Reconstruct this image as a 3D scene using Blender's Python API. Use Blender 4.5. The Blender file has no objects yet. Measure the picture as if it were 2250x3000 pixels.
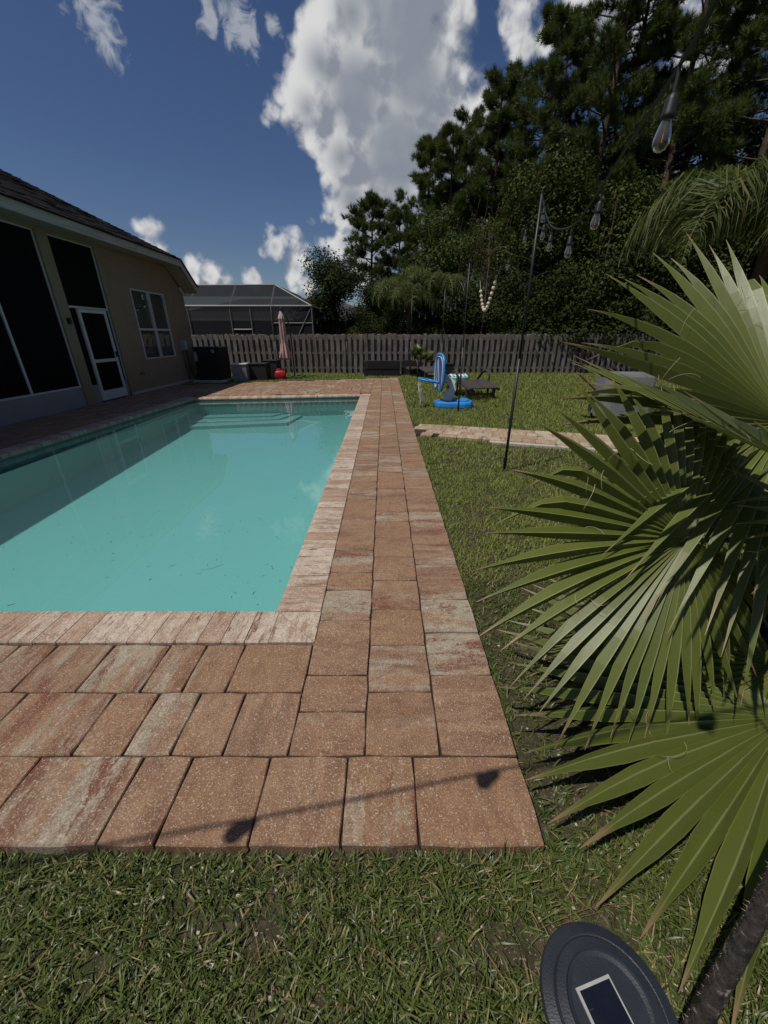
import bpy, math, random
import numpy as np
from mathutils import Vector, Matrix
R = math.radians
random.seed(7)
sc = bpy.context.scene
col = sc.collection

# ------------------------------------------------------------------ camera
cam = bpy.data.cameras.new('camera')
cam.sensor_fit = 'VERTICAL'; cam.sensor_height = 36.0; cam.lens = 36.0 * 831 / 2212
cam.clip_start = 0.03; cam.clip_end = 3000
camo = bpy.data.objects.new('camera', cam); col.objects.link(camo)
camo.location = (0, 0, 1.5); camo.rotation_euler = (R(90 - 24.8), 0, 0)
sc.camera = camo

# ------------------------------------------------------------------ light
TO_SUN = Vector((-0.43, -0.27, 1.0)).normalized()
SUN_EL = math.asin(TO_SUN.z); SUN_AZ = math.atan2(TO_SUN.x, TO_SUN.y)
sl = bpy.data.lights.new('sun', 'SUN'); sl.energy = 5.0; sl.angle = R(0.53); sl.color = (1.0, 0.95, 0.87)
so = bpy.data.objects.new('sun', sl); col.objects.link(so)
so.location = (-20, -12, 45); so.rotation_euler = (-TO_SUN).to_track_quat('-Z', 'Y').to_euler()
sc.view_settings.view_transform = 'Standard'; sc.view_settings.look = 'None'
sc.view_settings.gamma = 1.0; sc.view_settings.exposure = -0.5
sc.view_settings.use_curve_mapping = False
sc.cycles.max_bounces = 5; sc.cycles.diffuse_bounces = 3; sc.cycles.glossy_bounces = 3; sc.cycles.transparent_max_bounces = 10
sc.cycles.caustics_reflective = False; sc.cycles.caustics_refractive = False

# ------------------------------------------------------------------ sky with clouds
# cloud puffs: compass bearing from +Y, elevation, angular radius (degrees), how solid they are
PUFF = [(-0.9,30.4,6.7,1),(-3.3,27.5,4.0,1),(2.0,26.5,6.4,1),(-6.8,24.5,3.5,1),(-8.4,21.3,2.9,1),(-3.0,22.6,6.1,1),(3.5,23.3,6.1,1),
 (1.6,18.2,7.5,1),(-4.8,17.8,3.8,1),(-3.8,14.3,4.3,1),(1.2,12.6,6.5,1),(-1.7,9.9,4.8,1),(6.9,18.1,5.9,1),(9.4,13.3,6.2,1),
 (-4.8,10.1,2.0,1),(-26.7,10.2,1.5,1),(-27.2,8.6,1.6,1),(-26.0,8.5,1.2,1),(-23.1,6.5,1.4,1),(-21.3,6.2,1.3,1),(-19.6,5.7,0.7,1),
 (-13.4,9.5,1.8,1),(-12.3,10.2,1.4,1),(-15.0,8.6,1.1,1),(-11.0,7.5,1.8,1),(-16.2,6.3,1.6,1),(-9.4,7.7,0.9,1),(-9.7,5.9,1.4,1),
 (-27.4,24.6,1.8,0.42),(-26.7,23.8,1.3,0.42),(-28.2,25.0,1.0,0.4),(-15.1,26.8,2.0,0.45),(-14.1,25.7,1.5,0.45),(-17.2,26.5,1.2,0.4),(-11.6,26.4,0.8,0.3),
 (14.0,26.3,1.9,0.8),(14.8,24.7,1.7,0.8),(16.4,25.5,1.6,0.8),(20.8,26.2,2.8,0.9),(25.2,25.7,3.1,0.9),(31.0,21.9,3.3,0.9),]
def dirae(a, e): return Vector((math.sin(R(a)) * math.cos(R(e)), math.cos(R(a)) * math.cos(R(e)), math.sin(R(e))))
# the rest of the sky, outside the picture: the same kind of cumulus
rs = random.Random(5)
OUT = []
for i in range(11):
    a = R(75 + i * 19 + rs.uniform(-5, 5)); e = R(rs.choice([6, 9, 12, 20, 30, 42, 55]))
    OUT.append((Vector((math.sin(a) * math.cos(e), math.cos(a) * math.cos(e), math.sin(e))), rs.uniform(.07, .17), .9))
w = bpy.data.worlds.new('World'); sc.world = w; w.use_nodes = True
wt = w.node_tree; wt.nodes.clear()
def field_group():
    g = bpy.data.node_groups.new('cloud_field', 'ShaderNodeTree')
    g.interface.new_socket('Dir', in_out='INPUT', socket_type='NodeSocketVector')
    g.interface.new_socket('Field', in_out='OUTPUT', socket_type='NodeSocketFloat')
    g.interface.new_socket('Base', in_out='OUTPUT', socket_type='NodeSocketFloat')
    N, L = g.nodes, g.links
    gi = N.new('NodeGroupInput'); go = N.new('NodeGroupOutput')
    last = None
    items = []
    for (a, e, r, k) in PUFF:
        if k > .5: items.append((dirae(a, e), R(r * (1.1 if r < 3 else 1.0)), k))
    items += OUT
    for d, ang, k in items:
        nd = N.new('ShaderNodeVectorMath'); nd.operation = 'DISTANCE'; nd.inputs[1].default_value = d
        L.new(gi.outputs[0], nd.inputs[0])
        rn = ang ** 0.55 * 0.5
        ma = N.new('ShaderNodeMath'); ma.operation = 'MULTIPLY_ADD'
        ma.inputs[1].default_value = -1 / rn; ma.inputs[2].default_value = ang / rn - (1 - k) * .28
        L.new(nd.outputs['Value'], ma.inputs[0])
        if last is None: last = ma.outputs[0]
        else:
            mx = N.new('ShaderNodeMath'); mx.operation = 'SMOOTH_MAX'; mx.inputs[2].default_value = .12
            L.new(last, mx.inputs[0]); L.new(ma.outputs[0], mx.inputs[1]); last = mx.outputs[0]
    acc = last
    for scl, amp, det in ((8, .6, 2), (26, .55, 8)):
        nz = N.new('ShaderNodeTexNoise'); nz.inputs['Scale'].default_value = scl; nz.inputs['Detail'].default_value = det
        nz.inputs['Roughness'].default_value = .58; nz.inputs['Distortion'].default_value = .35
        L.new(gi.outputs[0], nz.inputs['Vector'])
        m = N.new('ShaderNodeMath'); m.operation = 'MULTIPLY_ADD'; m.inputs[1].default_value = amp; m.inputs[2].default_value = -amp * .5
        L.new(nz.outputs['Fac'], m.inputs[0])
        a = N.new('ShaderNodeMath'); a.operation = 'ADD'; L.new(acc, a.inputs[0]); L.new(m.outputs[0], a.inputs[1]); acc = a.outputs[0]
    for scl, amp in ((15, .46), (38, .26)):
        wv = N.new('ShaderNodeTexNoise'); wv.inputs['Scale'].default_value = scl * .8; wv.inputs['Detail'].default_value = 2; L.new(gi.outputs[0], wv.inputs['Vector'])
        wm = N.new('ShaderNodeVectorMath'); wm.operation = 'MULTIPLY_ADD'; wm.inputs[1].default_value = (1.1 / scl,) * 3; L.new(wv.outputs['Color'], wm.inputs[0]); L.new(gi.outputs[0], wm.inputs[2])
        vo = N.new('ShaderNodeTexVoronoi'); vo.inputs['Scale'].default_value = scl; L.new(wm.outputs[0], vo.inputs['Vector'])
        m = N.new('ShaderNodeMath'); m.operation = 'MULTIPLY_ADD'; m.inputs[1].default_value = -amp; m.inputs[2].default_value = amp * .5; L.new(vo.outputs['Distance'], m.inputs[0])
        a = N.new('ShaderNodeMath'); a.operation = 'ADD'; L.new(acc, a.inputs[0]); L.new(m.outputs[0], a.inputs[1]); acc = a.outputs[0]
    L.new(acc, go.inputs[0]); L.new(last, go.inputs[1])
    return g
def wn(t, **k):
    n = wt.nodes.new(t)
    for a, b in k.items(): setattr(n, a, b)
    return n
FG = field_group()
tc = wn('ShaderNodeTexCoord')
f0 = wn('ShaderNodeGroup'); f0.node_tree = FG; wt.links.new(tc.outputs['Generated'], f0.inputs[0])
off = wn('ShaderNodeVectorMath', operation='ADD'); off.inputs[1].default_value = (-.024, -.008, .018)
wt.links.new(tc.outputs['Generated'], off.inputs[0])
f1 = wn('ShaderNodeGroup'); f1.node_tree = FG; wt.links.new(off.outputs[0], f1.inputs[0])
sky = wn('ShaderNodeTexSky', sky_type='NISHITA'); sky.sun_disc = False
sky.sun_elevation = SUN_EL; sky.sun_rotation = SUN_AZ; sky.air_density = 1.0; sky.dust_density = .6; sky.ozone_density = 3.5
def wmath(op, a, b, c=None):
    n = wn('ShaderNodeMath', operation=op)
    for i, x in enumerate((a, b, c)):
        if x is None: continue
        if isinstance(x, (int, float)): n.inputs[i].default_value = x
        else: wt.links.new(x, n.inputs[i])
    return n.outputs[0]
def wrange(x, a, b, lo=0, hi=1):
    n = wn('ShaderNodeMapRange', interpolation_type='SMOOTHSTEP')
    n.inputs[1].default_value = a; n.inputs[2].default_value = b; n.inputs[3].default_value = lo; n.inputs[4].default_value = hi
    wt.links.new(x, n.inputs[0]); return n.outputs[0]
alpha = wrange(f0.outputs[0], -.07, .23)
diff = wmath('SUBTRACT', f0.outputs[0], f1.outputs[0])
inner = wrange(f0.outputs[1], .16, .62, 1.0, .06)          # deep inside, the cloud is an even shaded grey
lit = wmath('MULTIPLY', wrange(diff, -.20, .22), inner)
cc = wn('ShaderNodeMix', data_type='RGBA'); cc.inputs[6].default_value = (4.5, 5.0, 5.9, 1); cc.inputs[7].default_value = (12.6, 12.6, 12.6, 1)
wt.links.new(lit, cc.inputs[0])
mixs = wn('ShaderNodeMix', data_type='RGBA')
hs = wn('ShaderNodeHueSaturation'); hs.inputs['Hue'].default_value = .511; hs.inputs['Saturation'].default_value = 1.14; hs.inputs['Value'].default_value = .98; wt.links.new(sky.outputs[0], hs.inputs['Color'])
wt.links.new(alpha, mixs.inputs[0]); wt.links.new(hs.outputs[0], mixs.inputs[6]); wt.links.new(cc.outputs[2], mixs.inputs[7])
# thin wisps: soft torn patches of half-transparent cloud
wacc = None
for (a, e, r, k) in PUFF:
    if k > .5: continue
    nd = wn('ShaderNodeVectorMath', operation='DISTANCE'); nd.inputs[1].default_value = dirae(a, e); wt.links.new(tc.outputs['Generated'], nd.inputs[0])
    v_ = wmath('MULTIPLY_ADD', nd.outputs['Value'], -1 / R(r * 1.5), 1.0)
    wacc = v_ if wacc is None else wmath('MAXIMUM', wacc, v_)
wnz = wn('ShaderNodeTexNoise'); wnz.inputs['Scale'].default_value = 34; wnz.inputs['Detail'].default_value = 8; wnz.inputs['Roughness'].default_value = .6; wnz.inputs['Distortion'].default_value = 1.2
wt.links.new(tc.outputs['Generated'], wnz.inputs['Vector'])
wsum = wmath('ADD', wacc, wmath('MULTIPLY_ADD', wnz.outputs['Fac'], 2.6, -1.45))
walpha = wmath('MULTIPLY', wrange(wsum, .05, .9), .62)
mixw = wn('ShaderNodeMix', data_type='RGBA'); mixw.inputs[7].default_value = (9.6, 10.0, 10.5, 1)
wt.links.new(walpha, mixw.inputs[0]); wt.links.new(mixs.outputs[2], mixw.inputs[6])
bg = wn('ShaderNodeBackground'); bg.inputs['Strength'].default_value = 0.075
wt.links.new(mixw.outputs[2], bg.inputs['Color'])
wo = wn('ShaderNodeOutputWorld'); wt.links.new(bg.outputs[0], wo.inputs['Surface'])
w.cycles.sampling_method = 'MANUAL'; w.cycles.sample_map_resolution = 512

# ------------------------------------------------------------------ materials
MATS = {}
class NB:
    def __init__(s, name):
        s.m = bpy.data.materials.new(name); s.m.use_nodes = True; s.t = s.m.node_tree; s.t.nodes.clear()
        s.out = s.t.nodes.new('ShaderNodeOutputMaterial'); MATS[name] = s.m
    def n(s, typ, **k):
        n = s.t.nodes.new(typ)
        for a, b in k.items(): setattr(n, a, b)
        return n
    def put(s, sock, x):
        if isinstance(x, bpy.types.NodeSocket): s.t.links.new(x, sock)
        else: sock.default_value = (*x, 1) if isinstance(x, tuple) and len(x) == 3 and sock.type == 'RGBA' else x
    def math(s, op, *a):
        n = s.n('ShaderNodeMath', operation=op)
        for i, x in enumerate(a): s.put(n.inputs[i], x)
        return n.outputs[0]
    def mix(s, f, a, b, blend='MIX'):
        n = s.n('ShaderNodeMix', data_type='RGBA', blend_type=blend)
        s.put(n.inputs[0], f); s.put(n.inputs[6], a); s.put(n.inputs[7], b); return n.outputs[2]
    def rng(s, x, a, b, lo=0.0, hi=1.0):
        n = s.n('ShaderNodeMapRange'); s.put(n.inputs[0], x)
        for i, q in enumerate((a, b, lo, hi)): s.put(n.inputs[i + 1], q)
        return n.outputs[0]
    def coord(s, kind='Object'): return s.n('ShaderNodeTexCoord').outputs[kind]
    def geo(s, k): return s.n('ShaderNodeNewGeometry').outputs[k]
    def vec(s, v, scale=(1, 1, 1), add=None):
        n = s.n('ShaderNodeVectorMath', operation='MULTIPLY'); s.put(n.inputs[0], v); n.inputs[1].default_value = scale; o = n.outputs[0]
        if add is not None:
            a = s.n('ShaderNodeVectorMath', operation='ADD'); s.put(a.inputs[0], o); s.put(a.inputs[1], add); o = a.outputs[0]
        return o
    def noise(s, v, scale, detail=3, rough=.55, dist=0):
        n = s.n('ShaderNodeTexNoise'); s.put(n.inputs['Vector'], v); n.inputs['Scale'].default_value = scale
        n.inputs['Detail'].default_value = detail; n.inputs['Roughness'].default_value = rough; n.inputs['Distortion'].default_value = dist
        return n.outputs['Fac']
    def bump(s, h, strength=.3, dist=.01):
        n = s.n('ShaderNodeBump'); n.inputs['Strength'].default_value = strength; n.inputs['Distance'].default_value = dist; s.put(n.inputs['Height'], h); return n.outputs[0]
    def bsdf(s, color, rough=.7, spec=.3, metal=0, normal=None, **k):
        b = s.n('ShaderNodeBsdfPrincipled'); s.put(b.inputs['Base Color'], color); s.put(b.inputs['Roughness'], rough)
        b.inputs['Specular IOR Level'].default_value = spec; b.inputs['Metallic'].default_value = metal
        if normal is not None: s.put(b.inputs['Normal'], normal)
        for a, v in k.items(): s.put(b.inputs[a], v)
        return b.outputs[0]
    def end(s, sh): s.t.links.new(sh, s.out.inputs['Surface']); return s.m
def simple(name, c, c2=None, scale=6, rough=.6, spec=.3, bump=0, bscale=60, metal=0, stretch=(1, 1, 1), detail=5, coord='Object'):
    b = NB(name); v = b.vec(b.coord(coord), stretch)
    colr = b.mix(b.rng(b.noise(v, scale, detail), .3, .7), c, c2) if c2 else c
    nrm = b.bump(b.noise(v, bscale, 4), bump, .01) if bump else None
    return b.end(b.bsdf(colr, rough, spec, metal, nrm))
# pavers: blended concrete with streaks and pale aggregate
def paver_mat(name, base_a, base_b, cream, dark, streak=.55, world=False, vein=1.0):
    b = NB(name)
    co = b.coord('Object'); oi = b.n('ShaderNodeObjectInfo').outputs['Random']
    if world:
        oi = b.geo('Random Per Island')
    offv = b.n('ShaderNodeCombineXYZ'); b.put(offv.inputs[0], b.math('MULTIPLY', oi, 91.7)); b.put(offv.inputs[1], b.math('MULTIPLY', oi, 37.3)); b.put(offv.inputs[2], b.math('MULTIPLY', oi, 13.1))
    p = b.vec(co, (1, 1, 1), offv.outputs[0])
    st = b.vec(co, (9, 1.6, 1), offv.outputs[0])
    s1 = b.noise(st, 1.0 + (vein - 1) * .25, 5, .62); s2 = b.noise(b.vec(co, (7 * vein, 1.3 * vein ** .6, 1), offv.outputs[0]), 1.4, 5, .65, .3 + (vein - 1) * .15)
    wnz = b.n('ShaderNodeTexWhiteNoise', noise_dimensions='1D'); b.put(wnz.inputs['W'], b.math('MULTIPLY', oi, 57.0)); w1 = wnz.outputs['Value']
    wn2 = b.n('ShaderNodeTexWhiteNoise', noise_dimensions='1D'); b.put(wn2.inputs['W'], b.math('MULTIPLY_ADD', oi, 31.0, 4.0)); w2 = wn2.outputs['Value']
    c = b.mix(w2, base_a, base_b)
    c = b.mix(b.math('MULTIPLY', b.rng(s2, .42, .66), b.rng(w2, .1, .9, .15, .8)), c, dark)
    fine = b.noise(p, 120, 4, .65)
    grit = b.noise(b.vec(co, (60, 26, 30), offv.outputs[0]), 1.0, 4, .7)
    th = b.rng(w1, 0, 1, .80, .76 - streak * .62)
    sm = b.math('ADD', b.math('SUBTRACT', s1, th), b.math('MULTIPLY', b.math('SUBTRACT', grit, .5), .42)); sm = b.rng(sm, -.05, .12)
    c = b.mix(b.math('MULTIPLY', sm, .78), c, cream)
    st2 = b.math('ADD', s2, b.math('MULTIPLY', b.math('SUBTRACT', grit, .5), .5))
    c = b.mix(b.math('MULTIPLY', b.rng(st2, .55, .66), b.rng(w1, .25, .6, 0, .95)), c, (.165, .05, .03))
    blot = b.noise(b.vec(co, (22, 13, 10), offv.outputs[0]), 1.0, 5, .7)
    c = b.mix(b.rng(blot, .44, .68, 0, .55), c, dark)
    c = b.mix(b.rng(fine, .42, .62, .0, .5), c, dark)
    ag = b.noise(p, 190, 2, .5); ag2 = b.noise(p, 88, 1, .5)
    c = b.mix(b.rng(ag, .585, .67, 0, .62), c, tuple(min(1, x * 1.3) for x in cream))
    c = b.mix(b.rng(ag2, .70, .735, 0, .55), c, tuple(min(1, x * 1.4) for x in cream))
    big = b.noise(b.geo('Position'), 1.3, 4)
    c = b.mix(b.rng(big, .35, .7, 0, .22), c, dark)
    h = b.math('ADD', b.math('MULTIPLY', fine, .7), b.math('MULTIPLY', ag, .5))
    return b.end(b.bsdf(c, .86, .22, 0, b.bump(h, .55, .006)))
PC = dict(base_a=(.305, .178, .10), base_b=(.345, .22, .138), cream=(.42, .395, .305), dark=(.125, .060, .036))
paver_mat('paver_clay', **PC); paver_mat('paver_clay_field', world=True, **PC)
paver_mat('coping_brick', (.43, .30, .215), (.49, .365, .27), (.64, .565, .46), (.17, .095, .058), 1.0, vein=3.2)
paver_mat('path_stone', (.36, .24, .165), (.56, .45, .27), (.60, .53, .40), (.17, .105, .078), .8)
simple('joint_sand', (.022, .016, .012), (.05, .036, .025), 30, .95)
simple('stucco', (.225, .182, .125), (.25, .205, .145), 3, .9, .15, .35, 160)
simple('soffit_white', (.27, .255, .22), (.23, .22, .19), 4, .7)
simple('fascia_white', (.46, .45, .41), (.33, .315, .28), 2.2, .55, .3, stretch=(1, .6, 5))
simple('white_aluminium', (.52, .53, .53), (.46, .47, .48), 5, .4, .4)
simple('kick_panel', (.25, .255, .265), (.21, .215, .23), 2, .45, .4)
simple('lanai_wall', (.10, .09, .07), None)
simple('fence_rail', (.16, .14, .12), (.10, .085, .07), 8, .9, stretch=(.3, 4, 4))
simple('black_metal', (.012, .012, .013), (.02, .02, .02), 12, .45, .4)
simple('black_plastic', (.012, .013, .016), (.02, .021, .025), 9, .5, .35)
simple('solar_case', (.016, .019, .026), (.026, .03, .038), 16, .42, .4, .15, 300)
simple('wicker_black', (.012, .011, .011), (.028, .025, .023), 70, .6, .3, .8, 90)
simple('wicker_brown', (.035, .028, .024), (.07, .06, .052), 60, .6, .3, .5, 120)
simple('toy_blue', (.03, .23, .60), (.035, .26, .64), 4, .38, .45)
simple('toy_navy', (.035, .085, .24), (.045, .10, .27), 4, .4, .4)
simple('toy_white', (.62, .64, .64), (.7, .71, .7), 6, .45, .4)
simple('net_cord', (.55, .53, .46), (.42, .4, .35), 40, .9)
simple('float_mint', (.22, .58, .45), (.28, .62, .5), 12, .5)
simple('float_blue', (.08, .3, .66), (.1, .34, .7), 12, .5)
simple('gas_red', (.42, .012, .016), (.36, .01, .014), 8, .42, .4)
simple('umbrella_pink', (.47, .30, .28), (.40, .255, .235), 9, .85, .15, .3, 80)
simple('umbrella_cream', (.5, .42, .36), None, rough=.85)
simple('bulb_filament', (.75, .28, .04), None, rough=.5)
simple('bulb_shadow_caster', (.5, .49, .46), None, rough=.35)  # opaque skin so the unseen overhead bulbs cast solid shadows
simple('blind_slat', (.78, .77, .74), None, rough=.6)
simple('bead_cream', (.62, .57, .42), (.5, .45, .33), 20, .6)
simple('bead_pink', (.5, .36, .3), (.6, .45, .36), 20, .6)
simple('rope', (.45, .4, .3), None, rough=.9)
simple('grey_cover', (.15, .158, .162), (.2, .208, .212), 5, .55, .35, .3, 30)
simple('teak_wood', (.20, .115, .075), (.13, .075, .05), 12, .7, .25, .2, 60, stretch=(1, 6, 6))
simple('clay_soil', (.07, .05, .034), (.11, .085, .06), 18, .95)
simple('shrub_stem', (.06, .045, .03), (.09, .07, .045), 10, .9)
simple('concrete', (.46, .42, .36), (.38, .34, .29), 7, .9, .2, .3, 90)
simple('neighbour_roof', (.05, .049, .052), (.07, .067, .067), 10, .85)
simple('neighbour_wall', (.14, .12, .1), None, rough=.85)
simple('neighbour_green', (.045, .06, .05), None, rough=.7)
simple('cage_bronze', (.11, .105, .10), (.14, .13, .12), 6, .45, .4)
simple('dead_frond', (.15, .075, .032), (.09, .045, .022), 9, .8)
simple('thread', (.42, .36, .22), None, rough=.8)
simple('palm_petiole', (.10, .13, .035), (.14, .13, .05), 8, .45, .4)
simple('twig', (.03, .022, .014), None, rough=.8)
simple('copper_line', (.03, .03, .03), None)
simple('pine_straw', (.22, .12, .06), (.3, .19, .09), 30, .8)
# shingles
b = NB('shingle'); v = b.coord('Object'); isl = b.geo('Random Per Island')
c = b.mix(b.noise(v, 3.5, 5), (.02, .018, .018), (.046, .041, .04)); c = b.mix(b.rng(b.noise(b.vec(v, (2.5, 5, 2)), 2.2, 2), .45, .6, 0, .6), c, (.014, .013, .013))
b.end(b.bsdf(c, .93, .12, 0, b.bump(b.noise(v, 120, 3), .5, .01)))
# weathered fence board
b = NB('fence_board'); v = b.coord('Object'); oi = b.n('ShaderNodeObjectInfo').outputs['Random']
ov = b.n('ShaderNodeCombineXYZ'); b.put(ov.inputs[0], b.math('MULTIPLY', oi, 71)); b.put(ov.inputs[2], b.math('MULTIPLY', oi, 29))
g1 = b.noise(b.vec(v, (30, 10, 1.1), ov.outputs[0]), 1.6, 6, .65); g2 = b.noise(b.vec(v, (5, 5, 2.2), ov.outputs[0]), 1.2, 4)
c = b.mix(b.rng(g1, .3, .72), (.085, .073, .064), (.34, .305, .27)); c = b.mix(b.rng(g2, .4, .7, 0, .7), c, (.055, .046, .04))
c = b.mix(b.math('MULTIPLY', oi, .45), c, (.10, .082, .07))
b.end(b.bsdf(c, .9, .12, 0, b.bump(g1, .6, .01)))
# insect screen: open mesh, part of the light passes
def screen(name, opac, colr):
    b = NB(name); tr = b.n('ShaderNodeBsdfTransparent'); df = b.bsdf(colr, .8, .1)
    mx = b.n('ShaderNodeMixShader'); mx.inputs[0].default_value = opac; b.t.links.new(tr.outputs[0], mx.inputs[1]); b.t.links.new(df, mx.inputs[2]); b.end(mx.outputs[0])
screen('screen_dark', .82, (.006, .006, .006)); screen('screen_cage', .87, (.020, .021, .024))
# glass, water
def thin_glass(name, ior=1.45, tint=(1, 1, 1), rough=0.0, boost=1.0, bumpn=None):
    b = NB(name); tr = b.n('ShaderNodeBsdfTransparent'); tr.inputs[0].default_value = (*tint, 1)
    gl = b.n('ShaderNodeBsdfGlossy'); gl.inputs['Roughness'].default_value = rough
    fr = b.n('ShaderNodeFresnel'); fr.inputs['IOR'].default_value = ior
    if bumpn:
        nrm = bumpn(b); b.put(gl.inputs['Normal'], nrm); b.put(fr.inputs['Normal'], nrm)
    mx = b.n('ShaderNodeMixShader'); b.put(mx.inputs[0], b.math('MINIMUM', b.math('MULTIPLY', fr.outputs[0], boost), 1.0))
    b.t.links.new(tr.outputs[0], mx.inputs[1]); b.t.links.new(gl.outputs[0], mx.inputs[2]); b.end(mx.outputs[0])
b = NB('bulb_glass'); tr = b.n('ShaderNodeBsdfTransparent'); tr.inputs[0].default_value = (.9, .9, .88, 1); gl = b.n('ShaderNodeBsdfGlossy'); gl.inputs['Roughness'].default_value = .03
fr = b.n('ShaderNodeFresnel'); gl.inputs[0].default_value = (.75, .72, .66, 1); fr.inputs['IOR'].default_value = 1.3; m1 = b.n('ShaderNodeMixShader'); b.put(m1.inputs[0], fr.outputs[0]); b.t.links.new(tr.outputs[0], m1.inputs[1]); b.t.links.new(gl.outputs[0], m1.inputs[2])
df = b.bsdf((.5, .49, .45), .6, .2); m2 = b.n('ShaderNodeMixShader'); m2.inputs[0].default_value = .11; b.t.links.new(m1.outputs[0], m2.inputs[1]); b.t.links.new(df, m2.inputs[2]); b.end(m2.outputs[0])
thin_glass('window_glass', 1.45, (.93, .95, .95), .01, .8)
thin_glass('solar_glass', 1.5, (.6, .62, .66), .12, 1.0)
b = NB('water'); nrm = b.bump(b.noise(b.geo('Position'), 1.1, 2), .05, .03)      # slightly cloudy pool water
tr = b.n('ShaderNodeBsdfTransparent'); tr.inputs[0].default_value = (.88, .98, .97, 1); df = b.n('ShaderNodeBsdfDiffuse'); df.inputs[0].default_value = (.24, .50, .48, 1)
gl = b.n('ShaderNodeBsdfGlossy'); gl.inputs['Roughness'].default_value = 0; b.put(gl.inputs['Normal'], nrm); fr = b.n('ShaderNodeFresnel'); fr.inputs['IOR'].default_value = 1.33; b.put(fr.inputs['Normal'], nrm)
m1 = b.n('ShaderNodeMixShader'); m1.inputs[0].default_value = .16; b.t.links.new(tr.outputs[0], m1.inputs[1]); b.t.links.new(df.outputs[0], m1.inputs[2])
m2 = b.n('ShaderNodeMixShader'); b.put(m2.inputs[0], b.math('MINIMUM', b.math('MULTIPLY', fr.outputs[0], 1.5), 1.0)); b.t.links.new(m1.outputs[0], m2.inputs[1]); b.t.links.new(gl.outputs[0], m2.inputs[2]); b.end(m2.outputs[0])
simple('solar_cell', (.055, .062, .085), (.10, .105, .12), 25, .35, .5)
simple('solar_frame', (.42, .42, .38), (.3, .3, .28), 20, .6)
b = NB('pool_plaster'); v = b.geo('Position')
c = b.mix(b.noise(v, 1.7, 5), (.165, .445, .432), (.185, .48, .465)); c = b.mix(b.rng(b.noise(v, 30, 3), .5, .75, 0, .12), c, (.11, .32, .31))
b.end(b.bsdf(c, .8, .1))
simple('step_plaster', (.19, .465, .45), (.21, .49, .475), 3, .8)
simple('waterline_shade', (.05, .10, .10), (.08, .15, .145), 14, .3, .5)  # dark colour stands in for the shadow line under the coping
# soil under the lawn
b = NB('lawn_soil'); v = b.geo('Position')
c = b.mix(b.noise(v, 5, 6), (.030, .032, .016), (.062, .052, .03)); c = b.mix(b.rng(b.noise(v, 26, 4), .45, .7), c, (.095, .073, .048)); c = b.mix(b.rng(b.noise(v, 160, 2), .62, .68, 0, .8), c, (.3, .26, .2))
c = b.mix(b.rng(b.noise(v, .9, 3), .45, .65, 0, .5), c, (.04, .055, .015))
b.end(b.bsdf(c, .95, .1, 0, b.bump(b.noise(v, 60, 5), .8, .02)))
def leafmat(name, c1, c2, c3=None, trans=.3, rough=.55, spec=.25, tipc=None, veins=False, tcol=None, thr=.78):
    b = NB(name); isl = b.geo('Random Per Island')
    c = b.mix(isl, c1, c2)
    if c3:
        wnz = b.n('ShaderNodeTexWhiteNoise', noise_dimensions='1D'); b.put(wnz.inputs['W'], b.math('MULTIPLY', isl, 77.0))
        c = b.mix(b.rng(wnz.outputs['Value'], thr, thr + .06), c, c3)
    nrm = None
    if veins:
        uv = b.n('ShaderNodeUVMap').outputs[0]
        fine = b.noise(b.vec(uv, (26, 1.5, 0)), 1.0, 4, .6)
        c = b.mix(b.rng(fine, .3, .7, 0, .35), c, c2)
        c = b.mix(b.rng(b.noise(b.vec(uv, (.55, 2.2, 0)), 1.0, 4), .45, .7, 0, .55), c, (.125, .155, .035))
        c = b.mix(b.rng(b.noise(b.vec(uv, (6, 30, 0)), 1.0, 2), .72, .76, 0, .7), c, (.2, .13, .06))
        sx = b.n('ShaderNodeSeparateXYZ'); b.put(sx.inputs[0], uv); pp = b.math('ABSOLUTE', b.math('SUBTRACT', b.math('WRAP', sx.outputs[0], 1.0, -1.0), 0.0))
        c = b.mix(b.rng(pp, .03, .055, .75, 0), c, (.27, .29, .11)); c = b.mix(b.rng(pp, .455, .485, 0, .6), c, (.24, .25, .09))
        nrm = b.bump(fine, .25, .002)
    if tipc:
        at = b.n('ShaderNodeAttribute', attribute_name='tip'); c = b.mix(at.outputs['Fac'], c, tipc)
    p = b.bsdf(c, rough, spec, 0, nrm)
    tl = b.n('ShaderNodeBsdfTranslucent'); b.put(tl.inputs[0], b.mix(.5, c, tcol or (.10, .15, .02)))
    mx = b.n('ShaderNodeMixShader'); mx.inputs[0].default_value = trans; b.t.links.new(p, mx.inputs[1]); b.t.links.new(tl.outputs[0], mx.inputs[2]); b.end(mx.outputs[0])
leafmat('grass_blade', (.145, .195, .032), (.28, .32, .072), (.28, .22, .10), .3, .5, .3, thr=.9)
leafmat('grass_blade_near', (.048, .076, .016), (.155, .182, .046), (.34, .26, .13), .25, .42, .4, thr=.91)
leafmat('pine_needle', (.042, .07, .014), (.085, .115, .026), (.12, .10, .035), .28, .5, .3, thr=.9)
leafmat('oak_leaf', (.024, .034, .010), (.045, .055, .017), None, .15, .75, .08)
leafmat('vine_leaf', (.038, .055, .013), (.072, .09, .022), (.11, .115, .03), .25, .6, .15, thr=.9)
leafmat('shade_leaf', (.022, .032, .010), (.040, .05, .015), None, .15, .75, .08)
leafmat('queen_leaflet', (.045, .063, .016), (.082, .10, .026), (.15, .125, .04), .25, .55, .2, thr=.88)
leafmat('fan_leaf', (.080, .104, .018), (.130, .152, .032), None, .22, .41, .38, (.30, .19, .11), True)
leafmat('fan_leaf_old', (.10, .09, .02), (.17, .11, .03), (.11, .05, .022), .2, .5, .3, (.16, .08, .045), True)
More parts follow.
